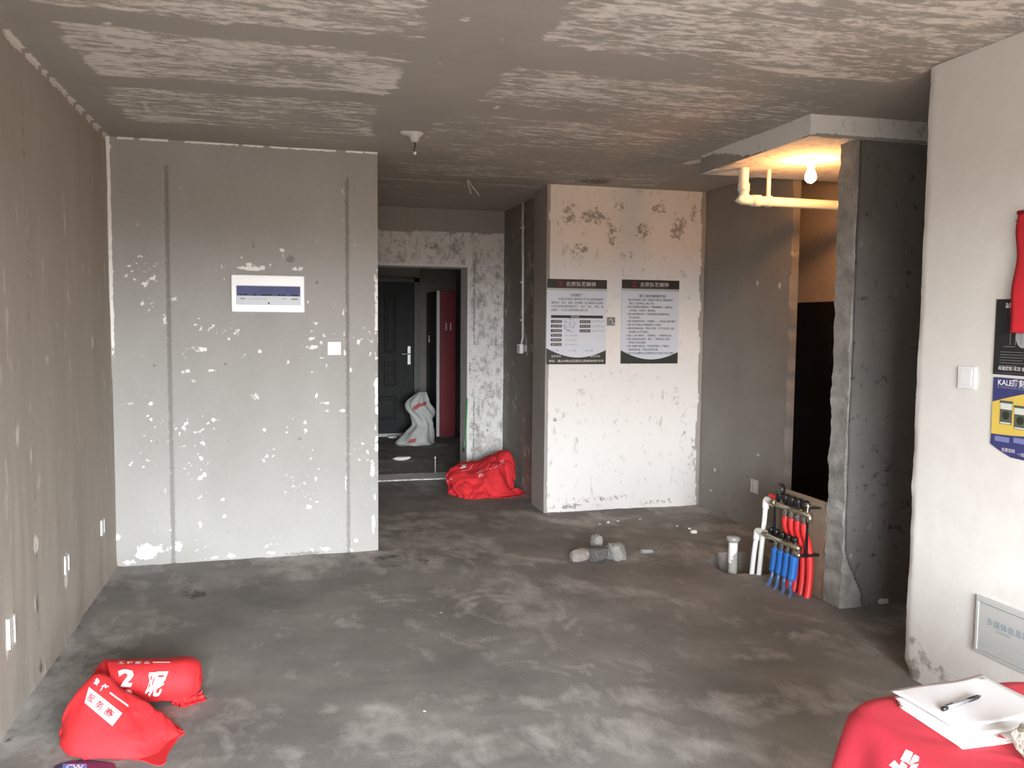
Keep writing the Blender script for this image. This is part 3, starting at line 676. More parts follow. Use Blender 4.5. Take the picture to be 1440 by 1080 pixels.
back_box(at_x(1062, 684, XG), VY, -VX, 'whitish socket cover on the grey wall above the floor pit', .10, .10)
# ---- ceiling rose with dangling wire, and loose ceiling wires
p = at_z(583, 187, H); r = thing('ceiling_rose', 'white plaster-covered ceiling rose with a short dangling wire', 'ceiling fitting', tuple(p-VZ*.002))
MB().lathe(p+VZ*.004, [(.055, 0), (.050, -.012), (.030, -.030), (.022, -.052), (.012, -.058)], VZ, 14).build('rose', MATS['plastic_offwhite'], r, True)
lump = MB(); lump.lathe(p+Vector((-.05, -.01, .004)), [(.04, 0), (.035, -.012), (.015, -.022)], VZ, 9); lump.build('plaster_lump', MATS['plastic_offwhite'], r, True)
MB().tube(smooth_path([p-VZ*.05, p+Vector((.004, 0, -.075)), p+Vector((-.003, .003, -.098)), p+Vector((.002, 0, -.112))]), .0035, 6).build('wire', MATS['wire_black'], r)
MB().lathe(p+Vector((.002, 0, -.108)), [(.004, 0), (.009, -.006), (.009, -.014), (.004, -.020)], VZ, 8).build('connector', MATS['plastic_white'], r, True)
p = at_z(657, 252, H); r = thing('ceiling_wires', 'frayed grey wires hanging from a hole in the corridor ceiling', 'wires', tuple(p-VZ*.002))
for k, (dx, dz) in enumerate(((-.03, -.05), (.02, -.09), (.05, -.115), (.085, -.10), (.10, -.06))):
    MB().tube(smooth_path([p+VZ*.02, p+Vector((dx*.4, .01*k, -.03)), p+Vector((dx, .012*k-.02, dz)), p+Vector((dx+.012, .01*k-.02, dz-.025))]), .0045, 6).build('wire', MATS['plastic_offwhite' if k % 2 else 'ink_grey'], r)
MB().lathe(p+VZ*.012, [(.05, 0), (.05, -.012), (.04, -.014)], VZ, 12).build('box_ring', MATS['ink_grey'], r)
# ---- white conduit with a hanging socket on the corridor wall
a = at_x(737.5, 280, XD); b = at_x(737.5, 474, XD); r = thing('conduit', 'thin white conduit running from the ceiling down to a loose socket', 'conduit', (XD-.015, a.y, b.z))
MB().tube([(XD-.016, a.y, H+.02), (XD-.014, (a.y+b.y)/2, 2.05), (XD-.016, b.y, b.z)], .011, 10).build('pipe', MATS['pvc_white'], r, True)
for z in (2.45, 1.95, 1.6): MB().box((XD-.03, a.y-.018, z-.008), (XD+.004, a.y+.018, z+.008)).build('clip', MATS['pvc_white'], r)
c = at_x(733, 489, XD)
q = MB().box((XD-.045, b.y+.0, c.z-.05), (XD-.008, b.y+.10, c.z+.035)).build('socket_body', MATS['pvc_white'], r, bevel=.004)
for dz in (-.02, .01): MB().box((XD-.0465, b.y+.03, c.z+dz-.004), (XD-.044, b.y+.065, c.z+dz+.004)).build('slot', MATS['cap_black'], q)
MB().tube([(XD-.016, b.y, b.z), (XD-.022, b.y+.03, c.z+.03)], .009, 8).build('collar', MATS['pvc_white'], r)
MB().box((XD-.012, b.y-.07, c.z-.03), (XD+.004, b.y, c.z+.03)).build('wall_box', MATS['plastic_offwhite'], r, bevel=.003)

# ---- entrance door --------------------------------------------------------------------
simple('door_black', (.014,.013,.013), .45, spec=.18, bump=.3, bscale=14); simple('door_frame', (.035,.033,.032), .4); simple('sill_grey', (.55,.54,.52), .5)
DX0, DX1, DYY = .86, 1.74, 11.72
r = thing('door_1', 'black panelled entrance door at the end of the hall', 'door', ((DX0+DX1)/2, DYY, 0)); r['kind'] = 'structure'
fr = MB(); fr.box((DX0-.08, DYY-.06, 0), (DX0, DYY+.1, 2.17)).box((DX1, DYY-.06, 0), (DX1+.075, DYY+.1, 2.17)).box((DX0-.08, DYY-.06, 2.10), (DX1+.075, DYY+.1, 2.17))
fr.build('door_frame', MATS['door_frame'], r, bevel=.006)
lf = MB().box((DX0, DYY, .04), (DX1, DYY+.06, 2.10)).build('leaf', MATS['door_black'], r)
for (x0, z0, x1, z1) in ((.97,1.15,1.26,1.92),(1.34,1.15,1.50,1.92),(.97,.22,1.50,.55),(.97,.68,1.26,1.03),(1.34,.68,1.50,1.03)):
    S = MB(); t = .022
    for q in ((x0,z0,x1,z0+t),(x0,z1-t,x1,z1),(x0,z0+t,x0+t,z1-t),(x1-t,z0+t,x1,z1-t)): S.box((q[0], DYY-.018, q[1]), (q[2], DYY+.004, q[3]))
    S.box((x0+.05, DYY-.012, z0+.05), (x1-.05, DYY+.004, z1-.05)); S.build('panel', MATS['door_black'], lf, bevel=.005)
for k in range(7): MB().box((.93, DYY-.008, .07+k*.02), (1.55, DYY+.002, .078+k*.02)).build('moulding', MATS['door_black'], lf)
hd = MB().box((1.655, DYY-.016, .98), (1.705, DYY+.004, 1.24)).build('handle_plate', MATS['chrome'], lf, bevel=.006)
MB().tube(smooth_path([(1.68, DYY-.012, 1.13), (1.68, DYY-.055, 1.13), (1.64, DYY-.06, 1.13), (1.57, DYY-.058, 1.128)], 4), .009, 8).build('lever', MATS['chrome'], hd, True)
MB().box((DX0-.08, DYY-.10, 0), (DX1+.07, DYY+.1, .045)).build('sill', MATS['sill_grey'], r, bevel=.005)
MB().tube([(1.83, 11.9, 0), (1.83, 11.9, 2.6)], .035, 12).build('riser_pipe', MATS['sill_grey'], None, True)
o = bpy.data.objects['riser_pipe']; tag(o, 'pale riser pipe between entrance door and red cabinet', 'pipe')
# ---- red cabinet
simple('cabinet_red', (.20,.008,.018), .35); simple('cabinet_dark', (.022,.03,.032), .4); simple('cabinet_edge', (.70,.70,.68), .4)
r = thing('red_cabinet', 'tall red-fronted metal cabinet with a dark side in the entrance hall', 'cabinet', (2.12, 11.4, 0))
MB().box((2.012, 11.335, .02), (2.25, 12.25, 1.985)).build('body', MATS['cabinet_dark'], r)
dr = MB().box((2.03, 11.305, .03), (2.248, 11.34, 1.975)).build('front_panel', MATS['cabinet_red'], r, bevel=.004)
MB().box((1.992, 11.30, .03), (2.03, 11.345, 1.985)).build('corner_strip', MATS['cabinet_edge'], r)
for x in (2.12, 2.18): MB().box((x-.006, 11.298, 1.46), (x+.006, 11.306, 1.56)).build('handle', MATS['cabinet_edge'], dr)
sdp = MB().box((2.002, 11.40, .05), (2.014, 12.2, 1.95)).build('side_panel', MATS['cabinet_dark'], r)
MB().box((1.994, 11.95, 1.28), (2.004, 12.0, 1.38)).build('side_handle', MATS['cabinet_edge'], sdp)
MB().box((2.03, 11.35, 0), (2.24, 12.2, .025)).build('plinth', MATS['cap_black'], r)
# ---- green cable by the door jamb, steel rod on the threshold
simple('cable_green', (.03,.35,.08), .4)
g = [at_y(x, y, YD-.014) for x, y in ((657,560),(656,590),(655,612),(653,624),(652,633))]
r = thing('green_cable', 'thin green cable hanging against the doorway jamb', 'cable', tuple(g[-1]))
MB().tube(smooth_path(g), .006, 8).build('cord', MATS['cable_green'], r, True)
MB().tube([g[-1]-VZ*.02, g[-1]+VZ*.03], .010, 8).build('plug', MATS['cap_black'], r)
q = at_z(612, 664, .02); r = thing('steel_rod', 'short thin steel rod standing upright on the white threshold', 'rod', (q.x, q.y, .012))
MB().tube([(q.x, q.y, .005), (q.x, q.y, .17)], .0055, 8).build('rod', MATS['sill_grey'], r, True)
MB().tube([(q.x, q.y, .165), (q.x, q.y, .182)], .011, 8).build('head', MATS['sill_grey'], r, True)

# ---- bathroom drain pipe with hanger, and the bulb ---------------------------------------
YPI, ZPI = 5.0, 2.380
r = thing('drain_pipe', 'white drain pipe hanging under the bathroom slab', 'pipe', (2.88, YPI, ZS-.002))
x0 = 2.875
MB().tube(smooth_path([(x0, YPI, ZS+.02), (x0, YPI, ZPI+.06), (x0+.018, YPI, ZPI+.018), (x0+.06, YPI, ZPI), (3.955, YPI, ZPI-.005)], 5), .032, 16).build('pipe', MATS['pvc_white'], r, True)
for z in (ZPI+.055,): MB().tube([(x0, YPI, z), (x0, YPI, z+.05)], .038, 16).build('coupling', MATS['pvc_white'], r, True)
MB().tube([(x0+.06, YPI, ZPI), (x0+.12, YPI, ZPI)], .038, 16).build('coupling', MATS['pvc_white'], r, True)
for xx in (3.055,):
    MB().tube([(xx, YPI, ZPI), (xx, YPI, ZS+.01)], .014, 10).build('hanger_rod', MATS['pvc_white'], r, True)
    MB().tube([(xx-.018, YPI, ZPI), (xx+.018, YPI, ZPI)], .037, 16).build('hanger_ring', MATS['pvc_white'], r, True)
BX, BY = 3.108, 4.62
r = thing('light_bulb', 'glowing bare bulb in a socket under the bathroom slab', 'bulb', (BX, BY, ZS))
simple('bulb_glow', (1,.8,.5), .3, emit=(1,.44,.13), es=430.)
MB().lathe((BX, BY, ZS+.006), [(.045, 0), (.045, -.012), (.024, -.016), (.024, -.05), (.020, -.054)], VZ, 14).build('socket', MATS['plastic_white'], r, True)
MB().lathe((BX, BY, ZS-.045), [(.014, 0), (.017, -.012), (.028, -.035), (.034, -.055), (.031, -.075), (.018, -.090), (.003, -.095)], VZ, 16).build('glass_bulb', MATS['bulb_glow'], r, True)

# ---- plank board behind the manifold --------------------------------------------------------
simple('board_wood', (.27,.205,.145), .75, bump=.2, bscale=18, var=.25)
r = tag(MB().box((XP+.004, 4.20, -.02), (XP+.026, 4.735, .565)).build('backing_board', MATS['board_wood'], bevel=.003), 'brown wooden board standing across the bathroom opening behind the manifold', 'board')
# ---- underfloor heating manifold --------------------------------------------------------------
MXX = 2.925
r = thing('heating_manifold', 'underfloor heating manifold with red and blue pipes on the brown board', 'manifold', (MXX, 4.42, .0))
def bar(z, y0, y1, x, name):
    return MB().tube([(x, y0, z), (x, y1, z)], .019, 12).build(name, MATS['brass'], r, True)
ub = bar(.487, 4.60, 4.235, MXX, 'supply_bar'); lb = bar(.278, 4.62, 4.30, MXX-.02, 'return_bar')
YU = [4.485, 4.420, 4.355, 4.290]; YL = [4.545, 4.480, 4.415, 4.350]
def copies(first, locs):
    for d in locs:
        c = first.copy(); COL.objects.link(c); c.location = first.location+Vector(d); c.parent = first.parent
cap = MB().lathe((MXX, YU[0], .50), [(.012, 0), (.012, .014), (.024, .016), (.026, .05), (.022, .062)], VZ, 12).build('valve_cap', MATS['cap_black'], r, True)
copies(cap, [(0, y-YU[0], 0) for y in YU[1:]]+[(0, y-YU[0]+.066, 0) for y in YU[:1]])
capl = MB().lathe((MXX-.02, YL[0], .292), [(.010, 0), (.010, .01), (.019, .012), (.019, .035), (.015, .044)], VZ, 12).build('valve_cap', MATS['cap_black'], r, True)
copies(capl, [(0, y-YL[0], 0) for y in YL[1:]]+[(0, .06, 0)])
nutp = [(.013, 0), (.013, -.012), (.019, -.014), (.019, -.036), (.014, -.040), (.014, -.050)]
nut = MB().lathe((MXX, YU[0], .475), nutp, VZ, 6).build('outlet_nut', MATS['chrome'], r); copies(nut, [(0, y-YU[0], 0) for y in YU[1:]])
nutl = MB().lathe((MXX-.02, YL[0], .266), nutp, VZ, 6).build('outlet_nut', MATS['chrome'], r); copies(nutl, [(0, y-YL[0], 0) for y in YL[1:]])
for k, y in enumerate(YU):      # red pipes pass behind the lower bar and into the floor
    MB().tube(smooth_path([(MXX, y, .428), (MXX+.003, y, .37), (MXX+.028, y-.002, .30), (MXX+.036, y-.012, .20), (MXX+.03, y-.02, .08), (MXX+.01, y-.03, -.02)]), .021, 12).build('red_pipe', MATS['tube_red'], r, True)
for k, y in enumerate(YL):
    sl = MB().tube(smooth_path([(MXX-.02, y, .22), (MXX-.024, y+.002, .15), (MXX-.034, y+.002, .08)]), .026, 12).build('blue_pipe', MATS['tube_blue'], r, True)
    MB().tube(smooth_path([(MXX-.034, y+.002, .085), (MXX-.045, y-.002, .045), (MXX-.065, y-.012-.01*k, .012), (MXX-.10, y-.03-.012*k, -.012)]), .012, 10).build('bare_end', MATS['tube_clear'], sl, True)
for y in (4.60, 4.262):         # brackets
    MB().box((MXX-.03, y-.010, .24), (XP+.004, y+.010, .255)).box((MXX-.005, y-.010, .24), (MXX+.002, y+.010, .53)).box((MXX, y-.010, .52), (XP+.004, y+.010, .53)).build('bracket', MATS['cap_black'], r)
MB().lathe((MXX-.02, 4.31, .255), [(.014, .02), (.014, -.005), (.018, -.007), (.018, -.03)], VZ, 10).build('drain_tap', MATS['brass'], r, True)
MB().lathe((MXX, 4.243, .48), [(.016, .02), (.016, -.03), (.010, -.035)], VZ, 10).build('drain_tap', MATS['brass'], r, True)
ga = MB().lathe((MXX-.02, 4.535, .585), [(.034, 0), (.036, .006), (.036, .024), (.02, .028)], VX, 18).build('pressure_gauge', MATS['cap_black'], r, True)
MB().lathe((MXX-.022, 4.535, .585), [(.030, .0), (.030, .003)], VX, 18).build('dial', MATS['chrome'], ga)
MB().tube([(MXX, 4.535, .49), (MXX, 4.535, .56)], .010, 10).build('gauge_stem', MATS['brass'], r, True)
MB().lathe((MXX, 4.265, .50), [(.013, 0), (.013, .03), (.018, .032), (.018, .05), (.008, .055)], VZ, 10).build('air_vent', MATS['chrome'], r, True)
v1 = MB().lathe((MXX, 4.615, .487), [(.024, .03), (.028, .015), (.028, -.015), (.024, -.03)], VY, 12).build('ball_valve', MATS['brass'], r, True)
MB().box((MXX-.012, 4.575, .515), (MXX+.012, 4.66, .533)).build('valve_handle', MATS['tube_red'], v1, bevel=.004)
v2 = MB().lathe((MXX-.02, 4.66, .278), [(.020, .04), (.024, .02), (.024, -.02), (.020, -.04)], VY, 12).build('ball_valve', MATS['brass'], r, True)
# white supply pipes
S = MB().tube(smooth_path([(2.905, 4.745, -.14), (2.915, 4.715, .24), (2.92, 4.70, .44)], 4), .0155, 14); S.build('supply_pipe', MATS['pvc_white'], r, True)
MB().tube(smooth_path([(2.92, 4.70, .43), (2.922, 4.70, .478), (2.925, 4.685, .488), (2.925, 4.63, .488)], 4), .021, 14).build('elbow', MATS['pvc_white'], r, True)
S = MB().tube(smooth_path([(2.865, 4.765, -.14), (2.885, 4.762, .12), (2.895, 4.755, .23)], 4), .0155, 14); S.build('supply_pipe', MATS['pvc_white'], r, True)
MB().tube(smooth_path([(2.895, 4.755, .22), (2.897, 4.752, .268), (2.90, 4.74, .279), (2.905, 4.69, .279)], 4), .021, 14).build('elbow', MATS['pvc_white'], r, True)
# ---- capped stub in the pit
q = at_z(1030, 802, 0.); r = thing('pipe_stub', 'short capped drain stub with peeling white paint in the floor pit', 'pipe', (q.x, q.y, -.14))
plaster('stub_paint', (.34,.33,.31), (.42,.41,.38), (.82,.80,.77), (.1,.1,.1), pscale=14, soft=.08, bump=.2)
S = MB(); n = 20; zz = [-.14+.02*k for k in range(18)]
S.tube([(q.x, q.y, z) for z in zz], .029, n); o = S.build('pipe', MATS['stub_paint'], r, True)
a = o.data.attributes.new('mask', 'FLOAT_COLOR', 'POINT')
for i, v in enumerate(o.data.vertices): a.data[i].color = (min(1, max(0, .5+(v.co.z-.14-.10-v.co.x*1.6)*9)), 0, 0, 1)
simple('film', (.34,.33,.31), .2, spec=.7, bump=.5, bscale=40)
MB().lathe((q.x, q.y, .185), [(.031, 0), (.040, .006), (.046, .022), (.040, .036), (.022, .040), (.002, .041)], VZ, 14).build('cap', MATS['film'], r, True)
# ---- rubble and crumbs on the floor -------------------------------------------------------------
simple('rubble_grey', (.27,.262,.245), .95, bump=.6, bscale=40, var=.3); simple('rubble_dark', (.11,.105,.098), .95, bump=.6, bscale=40, var=.3)
simple('rubble_brick', (.25,.22,.20), .95, bump=.5, bscale=40, var=.2); simple('crumb_white', (.80,.79,.77), .9)
def chunk(name, label, cat, px, size, seed, mat, rz=0., group=None, cut=.72):
    c = at_z(*px, 0); bm = bmesh.new(); bmesh.ops.create_cube(bm, size=2.)
    bmesh.ops.subdivide_edges(bm, edges=bm.edges, cuts=4, use_grid_fill=True); rr = np.random.RandomState(seed)
    planes = [(Vector(rr.normal(size=3)).normalized(), rr.uniform(cut, cut+.35)) for _ in range(7)]
    for v in bm.verts:
        p = v.co*.5
        p = p.lerp(v.co.normalized()*.62, .35)
        for nn, d in planes:
            k = p.dot(nn)-d*.62
            if k > 0: p = p-nn*k
        p = p+Vector(rr.normal(size=3))*.022
        v.co = Vector((p.x*size[0], p.y*size[1], p.z*size[2]))
    zm = min(v.co.z for v in bm.verts)
    R = Matrix.Rotation(rz, 3, 'Z')
    for v in bm.verts: v.co = R @ (v.co-Vector((0, 0, zm+.004)))
    me = bpy.data.meshes.new(name); bm.to_mesh(me); bm.free(); me.materials.append(MATS[mat])
    o = bpy.data.objects.new(name, me); COL.objects.link(o); o.location = (c.x, c.y, c.z)
    return tag(o, label, cat, group)
chunk('brick_fragment', 'flat pinkish block fragment, left end of the rubble heap', 'rubble', (815, 788), (.13, .10, .075), 3, 'rubble_brick', -.1)
chunk('rubble_lump', 'dark rough mortar lump in the middle of the rubble heap', 'rubble', (842, 789), (.10, .09, .09), 5, 'rubble_dark', .5)
chunk('rubble_lump', 'small grey stone lying against the back of the dark mortar lump', 'rubble', (839, 780), (.06, .07, .13), 8, 'rubble_grey', .2)
chunk('concrete_block', 'pale angular concrete chunk, right end of the rubble heap', 'rubble', (867, 787), (.115, .11, .11), 12, 'rubble_grey', .15)
chunk('concrete_chip', 'thin pale chip lying alone to the side of the rubble heap', 'rubble', (909, 777), (.085, .06, .03), 15, 'rubble_grey', -.2)
GC = 'crumbs along the column foot'; LC = 'white plaster crumb in the row along the foot of the white column'
for i, (x, y, sz, lab) in enumerate(((975,749,.045,'largest white plaster crumb, on the floor before the grey bathroom wall'),(970,744,.025,'small white crumb right beside the largest plaster crumb'),
        (855,735,.028,LC),(843,737,.018,LC),(869,733,.02,LC),(900,731,.018,LC),(952,740,.018,LC),(597,1000,.012,'tiny white speck on open floor beyond the folded red bag'),
        (620,862,.012,'tiny white speck on open floor in front of the grooved wall corner'),(1238,847,.07,'white scrap of debris at the foot of the dark passage wall'))):
    chunk('plaster_crumb', lab, 'debris', (x, y), (sz, sz*.8, sz*.5), 30+i, 'crumb_white', i*.7, GC if lab is LC else None)
for i, (x, y, sz) in enumerate(((565,646,.16),(548,613,.10))):
    chunk('paper_scrap', ('crumpled white scrap on the hall floor beyond the threshold', 'white scrap lying at the sill of the black door')[i], 'debris', (x, y) if i == 0 else (552, 616), (sz*1.2, sz*.7, .035), 50+i, 'crumb_white', .3)

# ---- cloth surfaces from control nets ------------------------------------------------------------
def catmull(P, n):       # P: (k,3) -> resampled
    k = len(P); t = np.linspace(0, k-1, n); i = np.minimum(t.astype(int), k-2); f = (t-i)[:, None]
    g = lambda j: P[np.clip(j, 0, k-1)]
    p0, p1, p2, p3 = g(i-1), g(i), g(i+1), g(i+2)
    return .5*(2*p1+(p2-p0)*f+(2*p0-5*p1+4*p2-p3)*f**2+(3*p1-p0-3*p2+p3)*f**3)
def net_surface(rows, nu, nv, crease=0., cs=8., seed=0, zmin=.004, fine=0.):
    A = np.array([[list(at_y(x, y, Y)) for x, y, Y in r_] for r_ in rows])
    B = np.stack([catmull(A[i], nu) for i in range(len(A))]); C_ = np.stack([catmull(B[:, j], nv) for j in range(nu)], 1)
    du = np.gradient(C_, axis=1); dv = np.gradient(C_, axis=0); nn = np.cross(du, dv); nn /= np.linalg.norm(nn, axis=2, keepdims=True)+1e-9
    uu, vv = np.meshgrid(np.linspace(0, 1, nu), np.linspace(0, 1, nv))
    w = fbm(uu*3, vv*3, seed+3)*1.2
    rd = 1-np.abs(2*fbm(uu*cs+w, vv*cs*.8+w, seed, 3)-1)
    d = (rd**2-.5)*crease+(fbm(uu*cs*3, vv*cs*3, seed+9)-.5)*fine
    C_ = C_+nn*d[..., None]; C_[..., 2] = np.maximum(C_[..., 2], zmin)
    v = C_.reshape(-1, 3); idx = np.arange(nu*nv).reshape(nv, nu)
    f = np.stack([idx[:-1, :-1], idx[:-1, 1:], idx[1:, 1:], idx[1:, :-1]], -1).reshape(-1, 4)
    if (nn[nv//2:]*(np.array(EYE)-C_[nv//2:])).sum() < 0: f = f[:, ::-1]      # outside of the cloth faces the room
    return v, f
def decal(parent, targets, name, mat, pts2d, faces, off=.002):
    """print laid onto cloth: 2-D outline points (photo survey) dropped on the cloth surface"""
    trees = [BVHTree.FromPolygons([tuple(q) for q in v], [tuple(q) for q in f]) for v, f in targets]
    out = []; ok = []
    for x, y in pts2d:
        d = ray(x, y).normalized(); best = None
        for t in trees:
            loc, nrm, i, dist = t.ray_cast(EYE, d)
            if loc is not None and (best is None or dist < best[1]): best = (loc, dist, nrm)
        ok.append(best is not None); out.append(best[0]-d*off if best else EYE+d*4)
    fs = [f for f in faces if all(ok[i] for i in f)]
    if fs: return mesh_obj(name, out, fs, mat, parent)
def quad_grid(q, n, m_):      # bilinear patch of a quad in photo coordinates
    q = [np.array(p, float) for p in q]; pts = []
    for j in range(m_+1):
        for i in range(n+1):
            s_, t_ = i/n, j/m_; pts.append(tuple((q[0]*(1-s_)+q[1]*s_)*(1-t_)+(q[3]*(1-s_)+q[2]*s_)*t_))
    fs = [[j*(n+1)+i, j*(n+1)+i+1, (j+1)*(n+1)+i+1, (j+1)*(n+1)+i] for j in range(m_) for i in range(n)]
    return pts, fs
def text_quad(body, q, **k):  # text filling quad (bottom-left, bottom-right, top-right, top-left)
    vs, fs = text_geo(body, 1., **k); xs = [p[0] for p in vs]; ys = [p[1] for p in vs]
    x0, x1, y0, y1 = min(xs), max(xs), min(ys), max(ys); q = [np.array(p, float) for p in q]; pts = []
    for x, y in vs:
        s_, t_ = (x-x0)/(x1-x0), (y-y0)/(y1-y0); pts.append(tuple((q[0]*(1-s_)+q[1]*s_)*(1-t_)+(q[3]*(1-s_)+q[2]*s_)*t_))
    return pts, fs
RED = MATS['cloth_red']
# ---- red bag by the left wall
bag = thing('red_bag', 'folded red cloth bag with white print lying near the left wall', 'bag', (-.58, 3.42, .0))
rowsB = [
 [(112,1005,3.62),(140,1004,3.62),(172,1006,3.60),(205,1010,3.57),(236,1018,3.52),(258,1030,3.42)],
 [(118,975,3.58),(140,958,3.57),(172,975,3.54),(205,992,3.50),(236,1012,3.45),(259,1031,3.40)],
 [(121,962,3.52),(139,951,3.51),(171,969,3.48),(206,988,3.45),(238,1009,3.42),(262,1031,3.39)],
 [(104,980,3.46),(130,974,3.42),(166,990,3.39),(204,1007,3.37),(236,1022,3.36),(260,1035,3.37)],
 [(88,1008,3.44),(113,1010,3.34),(155,1018,3.30),(198,1030,3.29),(230,1040,3.31),(252,1045,3.34)],
 [(81,1034,3.42),(100,1042,3.29),(148,1046,3.245),(192,1052,3.235),(225,1058,3.25),(245,1055,3.29)],
 [(86,1056,3.38),(104,1064,3.27),(148,1063,3.235),(190,1066,3.215),(222,1072,3.19),(238,1066,3.235)],
 [(98,1060,3.36),(112,1066,3.27),(148,1064,3.25),(190,1070,3.215),(222,1080,3.15),(234,1078,3.165)]]
vB, fB = net_surface(rowsB, 90, 90, .020, 2.8, 5, fine=.005)
o = mesh_obj('front_fold', vB, fB, RED, bag, True, solid=.004)
rowsA = [
 [(150,985,3.86),(190,985,3.86),(230,984,3.86),(262,983,3.85),(276,980,3.82),(281,975,3.78)],
 [(150,938,3.87),(190,938,3.87),(230,936,3.87),(262,934,3.86),(279,940,3.82),(284,956,3.77)],
 [(149,927,3.80),(190,926,3.80),(230,925,3.80),(262,924,3.79),(280,930,3.77),(285,955,3.75)],
 [(151,932,3.70),(190,931,3.70),(230,930,3.69),(262,930,3.69),(280,938,3.71),(285,958,3.73)],
 [(154,948,3.63),(190,948,3.62),(230,948,3.62),(262,949,3.62),(279,955,3.66),(284,962,3.71)],
 [(158,968,3.62),(192,969,3.61),(230,969,3.60),(262,970,3.61),(277,971,3.66),(282,968,3.71)],
 [(165,985,3.66),(195,987,3.65),(230,987,3.64),(258,986,3.66),(272,981,3.70),(279,974,3.73)]]
vA, fA = net_surface(rowsA, 80, 60, .007, 2.2, 15, fine=.003)
o = mesh_obj('rolled_half', vA, fA, RED, bag, True, solid=.004)
rowsC = [   # flap that joins the two halves at the fold
 [(150,926,3.80),(152,938,3.72),(155,952,3.66),(160,966,3.64)],
 [(143,931,3.76),(145,945,3.70),(148,958,3.66),(153,970,3.63)],
 [(136,940,3.68),(137,950,3.64),(140,960,3.60),(146,970,3.58)],
 [(129,952,3.57),(132,958,3.55),(138,966,3.54),(146,974,3.54)]]
vC, fC = net_surface(rowsC, 24, 24, .004, 2, 25)
mesh_obj('fold_flap', vC, fC, RED, bag, True, solid=.004)
rowsD = [   # frayed hem on the floor
 [(238,982,3.69),(250,977,3.69),(262,975,3.70),(274,974,3.70),(284,975,3.71)],
 [(240,986,3.66),(252,983,3.65),(264,981,3.66),(276,979,3.67),(287,980,3.68)],
 [(244,992,3.65),(254,991,3.64),(266,990,3.65),(278,987,3.66),(290,986,3.67)],
 [(250,996,3.63),(258,997,3.62),(268,996,3.63),(278,992,3.645),(288,990,3.66)]]
vD, fD = net_surface(rowsD, 44, 26, .030, 7, 35, fine=.02)
mesh_obj('frayed_hem', vD, fD, RED, bag, True, solid=.003)
T = [(vB, fB), (vA, fA), (vC, fC)]; PW = MATS['print_white']
p_, f_ = quad_grid([(158,1021),(119,988),(125,966),(172,1003)], 12, 8); decal(bag, T, 'label_patch', PW, p_, f_, .003)
simple('print_red', (.55,.03,.05), .7)
for ch, q in (('服', [(121,984),(129,990),(135,980),(127,974)]), ('务', [(132,994),(141,1001),(148,990),(139,983)]), ('商', [(145,1004),(155,1012),(162,1001),(152,993)])):
    p_, f_ = text_quad(ch, q, bold=.01); decal(bag, T, 'lettering', MATS['print_red'], p_, f_, .010)
p_, f_ = text_quad('任', [(139,970),(148,976),(154,965),(146,960)], bold=.02); decal(bag, T, 'lettering', PW, p_, f_, .009)
p_, f_ = text_quad('责', [(131,961),(136,966),(141,957),(136,952)], bold=.03); decal(bag, T, 'lettering', PW, p_, f_, .009)
p_, f_ = quad_grid([(154,975),(180,994),(181,992),(155,973)], 10, 1); decal(bag, T, 'stripe', PW, p_, f_, .004)
p_, f_ = text_quad('2', [(170,966),(184,966),(193,941),(165,941)], bold=.04); decal(bag, T, 'lettering', PW, p_, f_, .008)
p_, f_ = text_quad('昵', [(203,980),(224,980),(238,944),(210,945)], bold=.03); decal(bag, T, 'lettering', PW, p_, f_, .009)
for k in range(4): p_, f_ = text_quad('工程服务'[k], [(166+12*k,933.5),(175+12*k,933.5),(175+12*k,930),(166+12*k,930)], bold=.03); decal(bag, T, 'lettering', PW, p_, f_, .009)
p_, f_ = quad_grid([(215,932),(239,932),(239,930.6),(215,930.6)], 10, 1); decal(bag, T, 'stripe', PW, p_, f_, .004)
p_, f_ = quad_grid([(179,975),(186,975),(184,970),(177,970)], 2, 2); decal(bag, T, 'lettering', PW, p_, f_, .004)
# ---- red bag in the corridor
bag2 = thing('red_bag', 'crumpled red cloth bag slumped in the corridor corner by the doorway', 'bag', (1.80, 7.5, 0))
rows2 = [
 [(640,672,8.0),(655,668,8.0),(672,664,8.0),(692,664,7.9),(710,664,7.75),(724,668,7.7)],
 [(634,660,7.85),(650,655,7.9),(672,650,7.95),(694,637,7.9),(712,640,7.75),(720,652,7.7)],
 [(627,663,7.75),(645,655,7.75),(670,653,7.75),(696,638,7.75),(716,638,7.68),(723,660,7.66)],
 [(626,672,7.70),(642,664,7.66),(668,662,7.62),(694,650,7.60),(713,647,7.60),(724,668,7.62)],
 [(629,684,7.66),(640,676,7.58),(664,672,7.52),(690,664,7.50),(708,664,7.52),(724,680,7.58)],
 [(630,693,7.60),(642,688,7.50),(664,686,7.42),(688,682,7.40),(708,684,7.44),(726,690,7.54)],
 [(636,698,7.54),(648,700,7.42),(664,702,7.34),(688,701,7.345),(708,698,7.40),(732,695,7.50)]]
v2_, f2_ = net_surface(rows2, 90, 80, .055, 4.2, 41, fine=.02)
mesh_obj('cloth', v2_, f2_, RED, bag2, True, solid=.005)
rows3 = [[(706,690,7.46),(718,686,7.52),(730,688,7.56),(736,690,7.58)],[(703,695,7.42),(718,692,7.47),(730,694,7.50),(738,695,7.53)],[(700,702,7.345),(716,702,7.36),(728,700,7.40),(733,699,7.44)]]
v3_, f3_ = net_surface(rows3, 30, 20, .03, 5, 44); mesh_obj('loose_corner', v3_, f3_, RED, bag2, True, solid=.004)
T2 = [(v2_, f2_)]
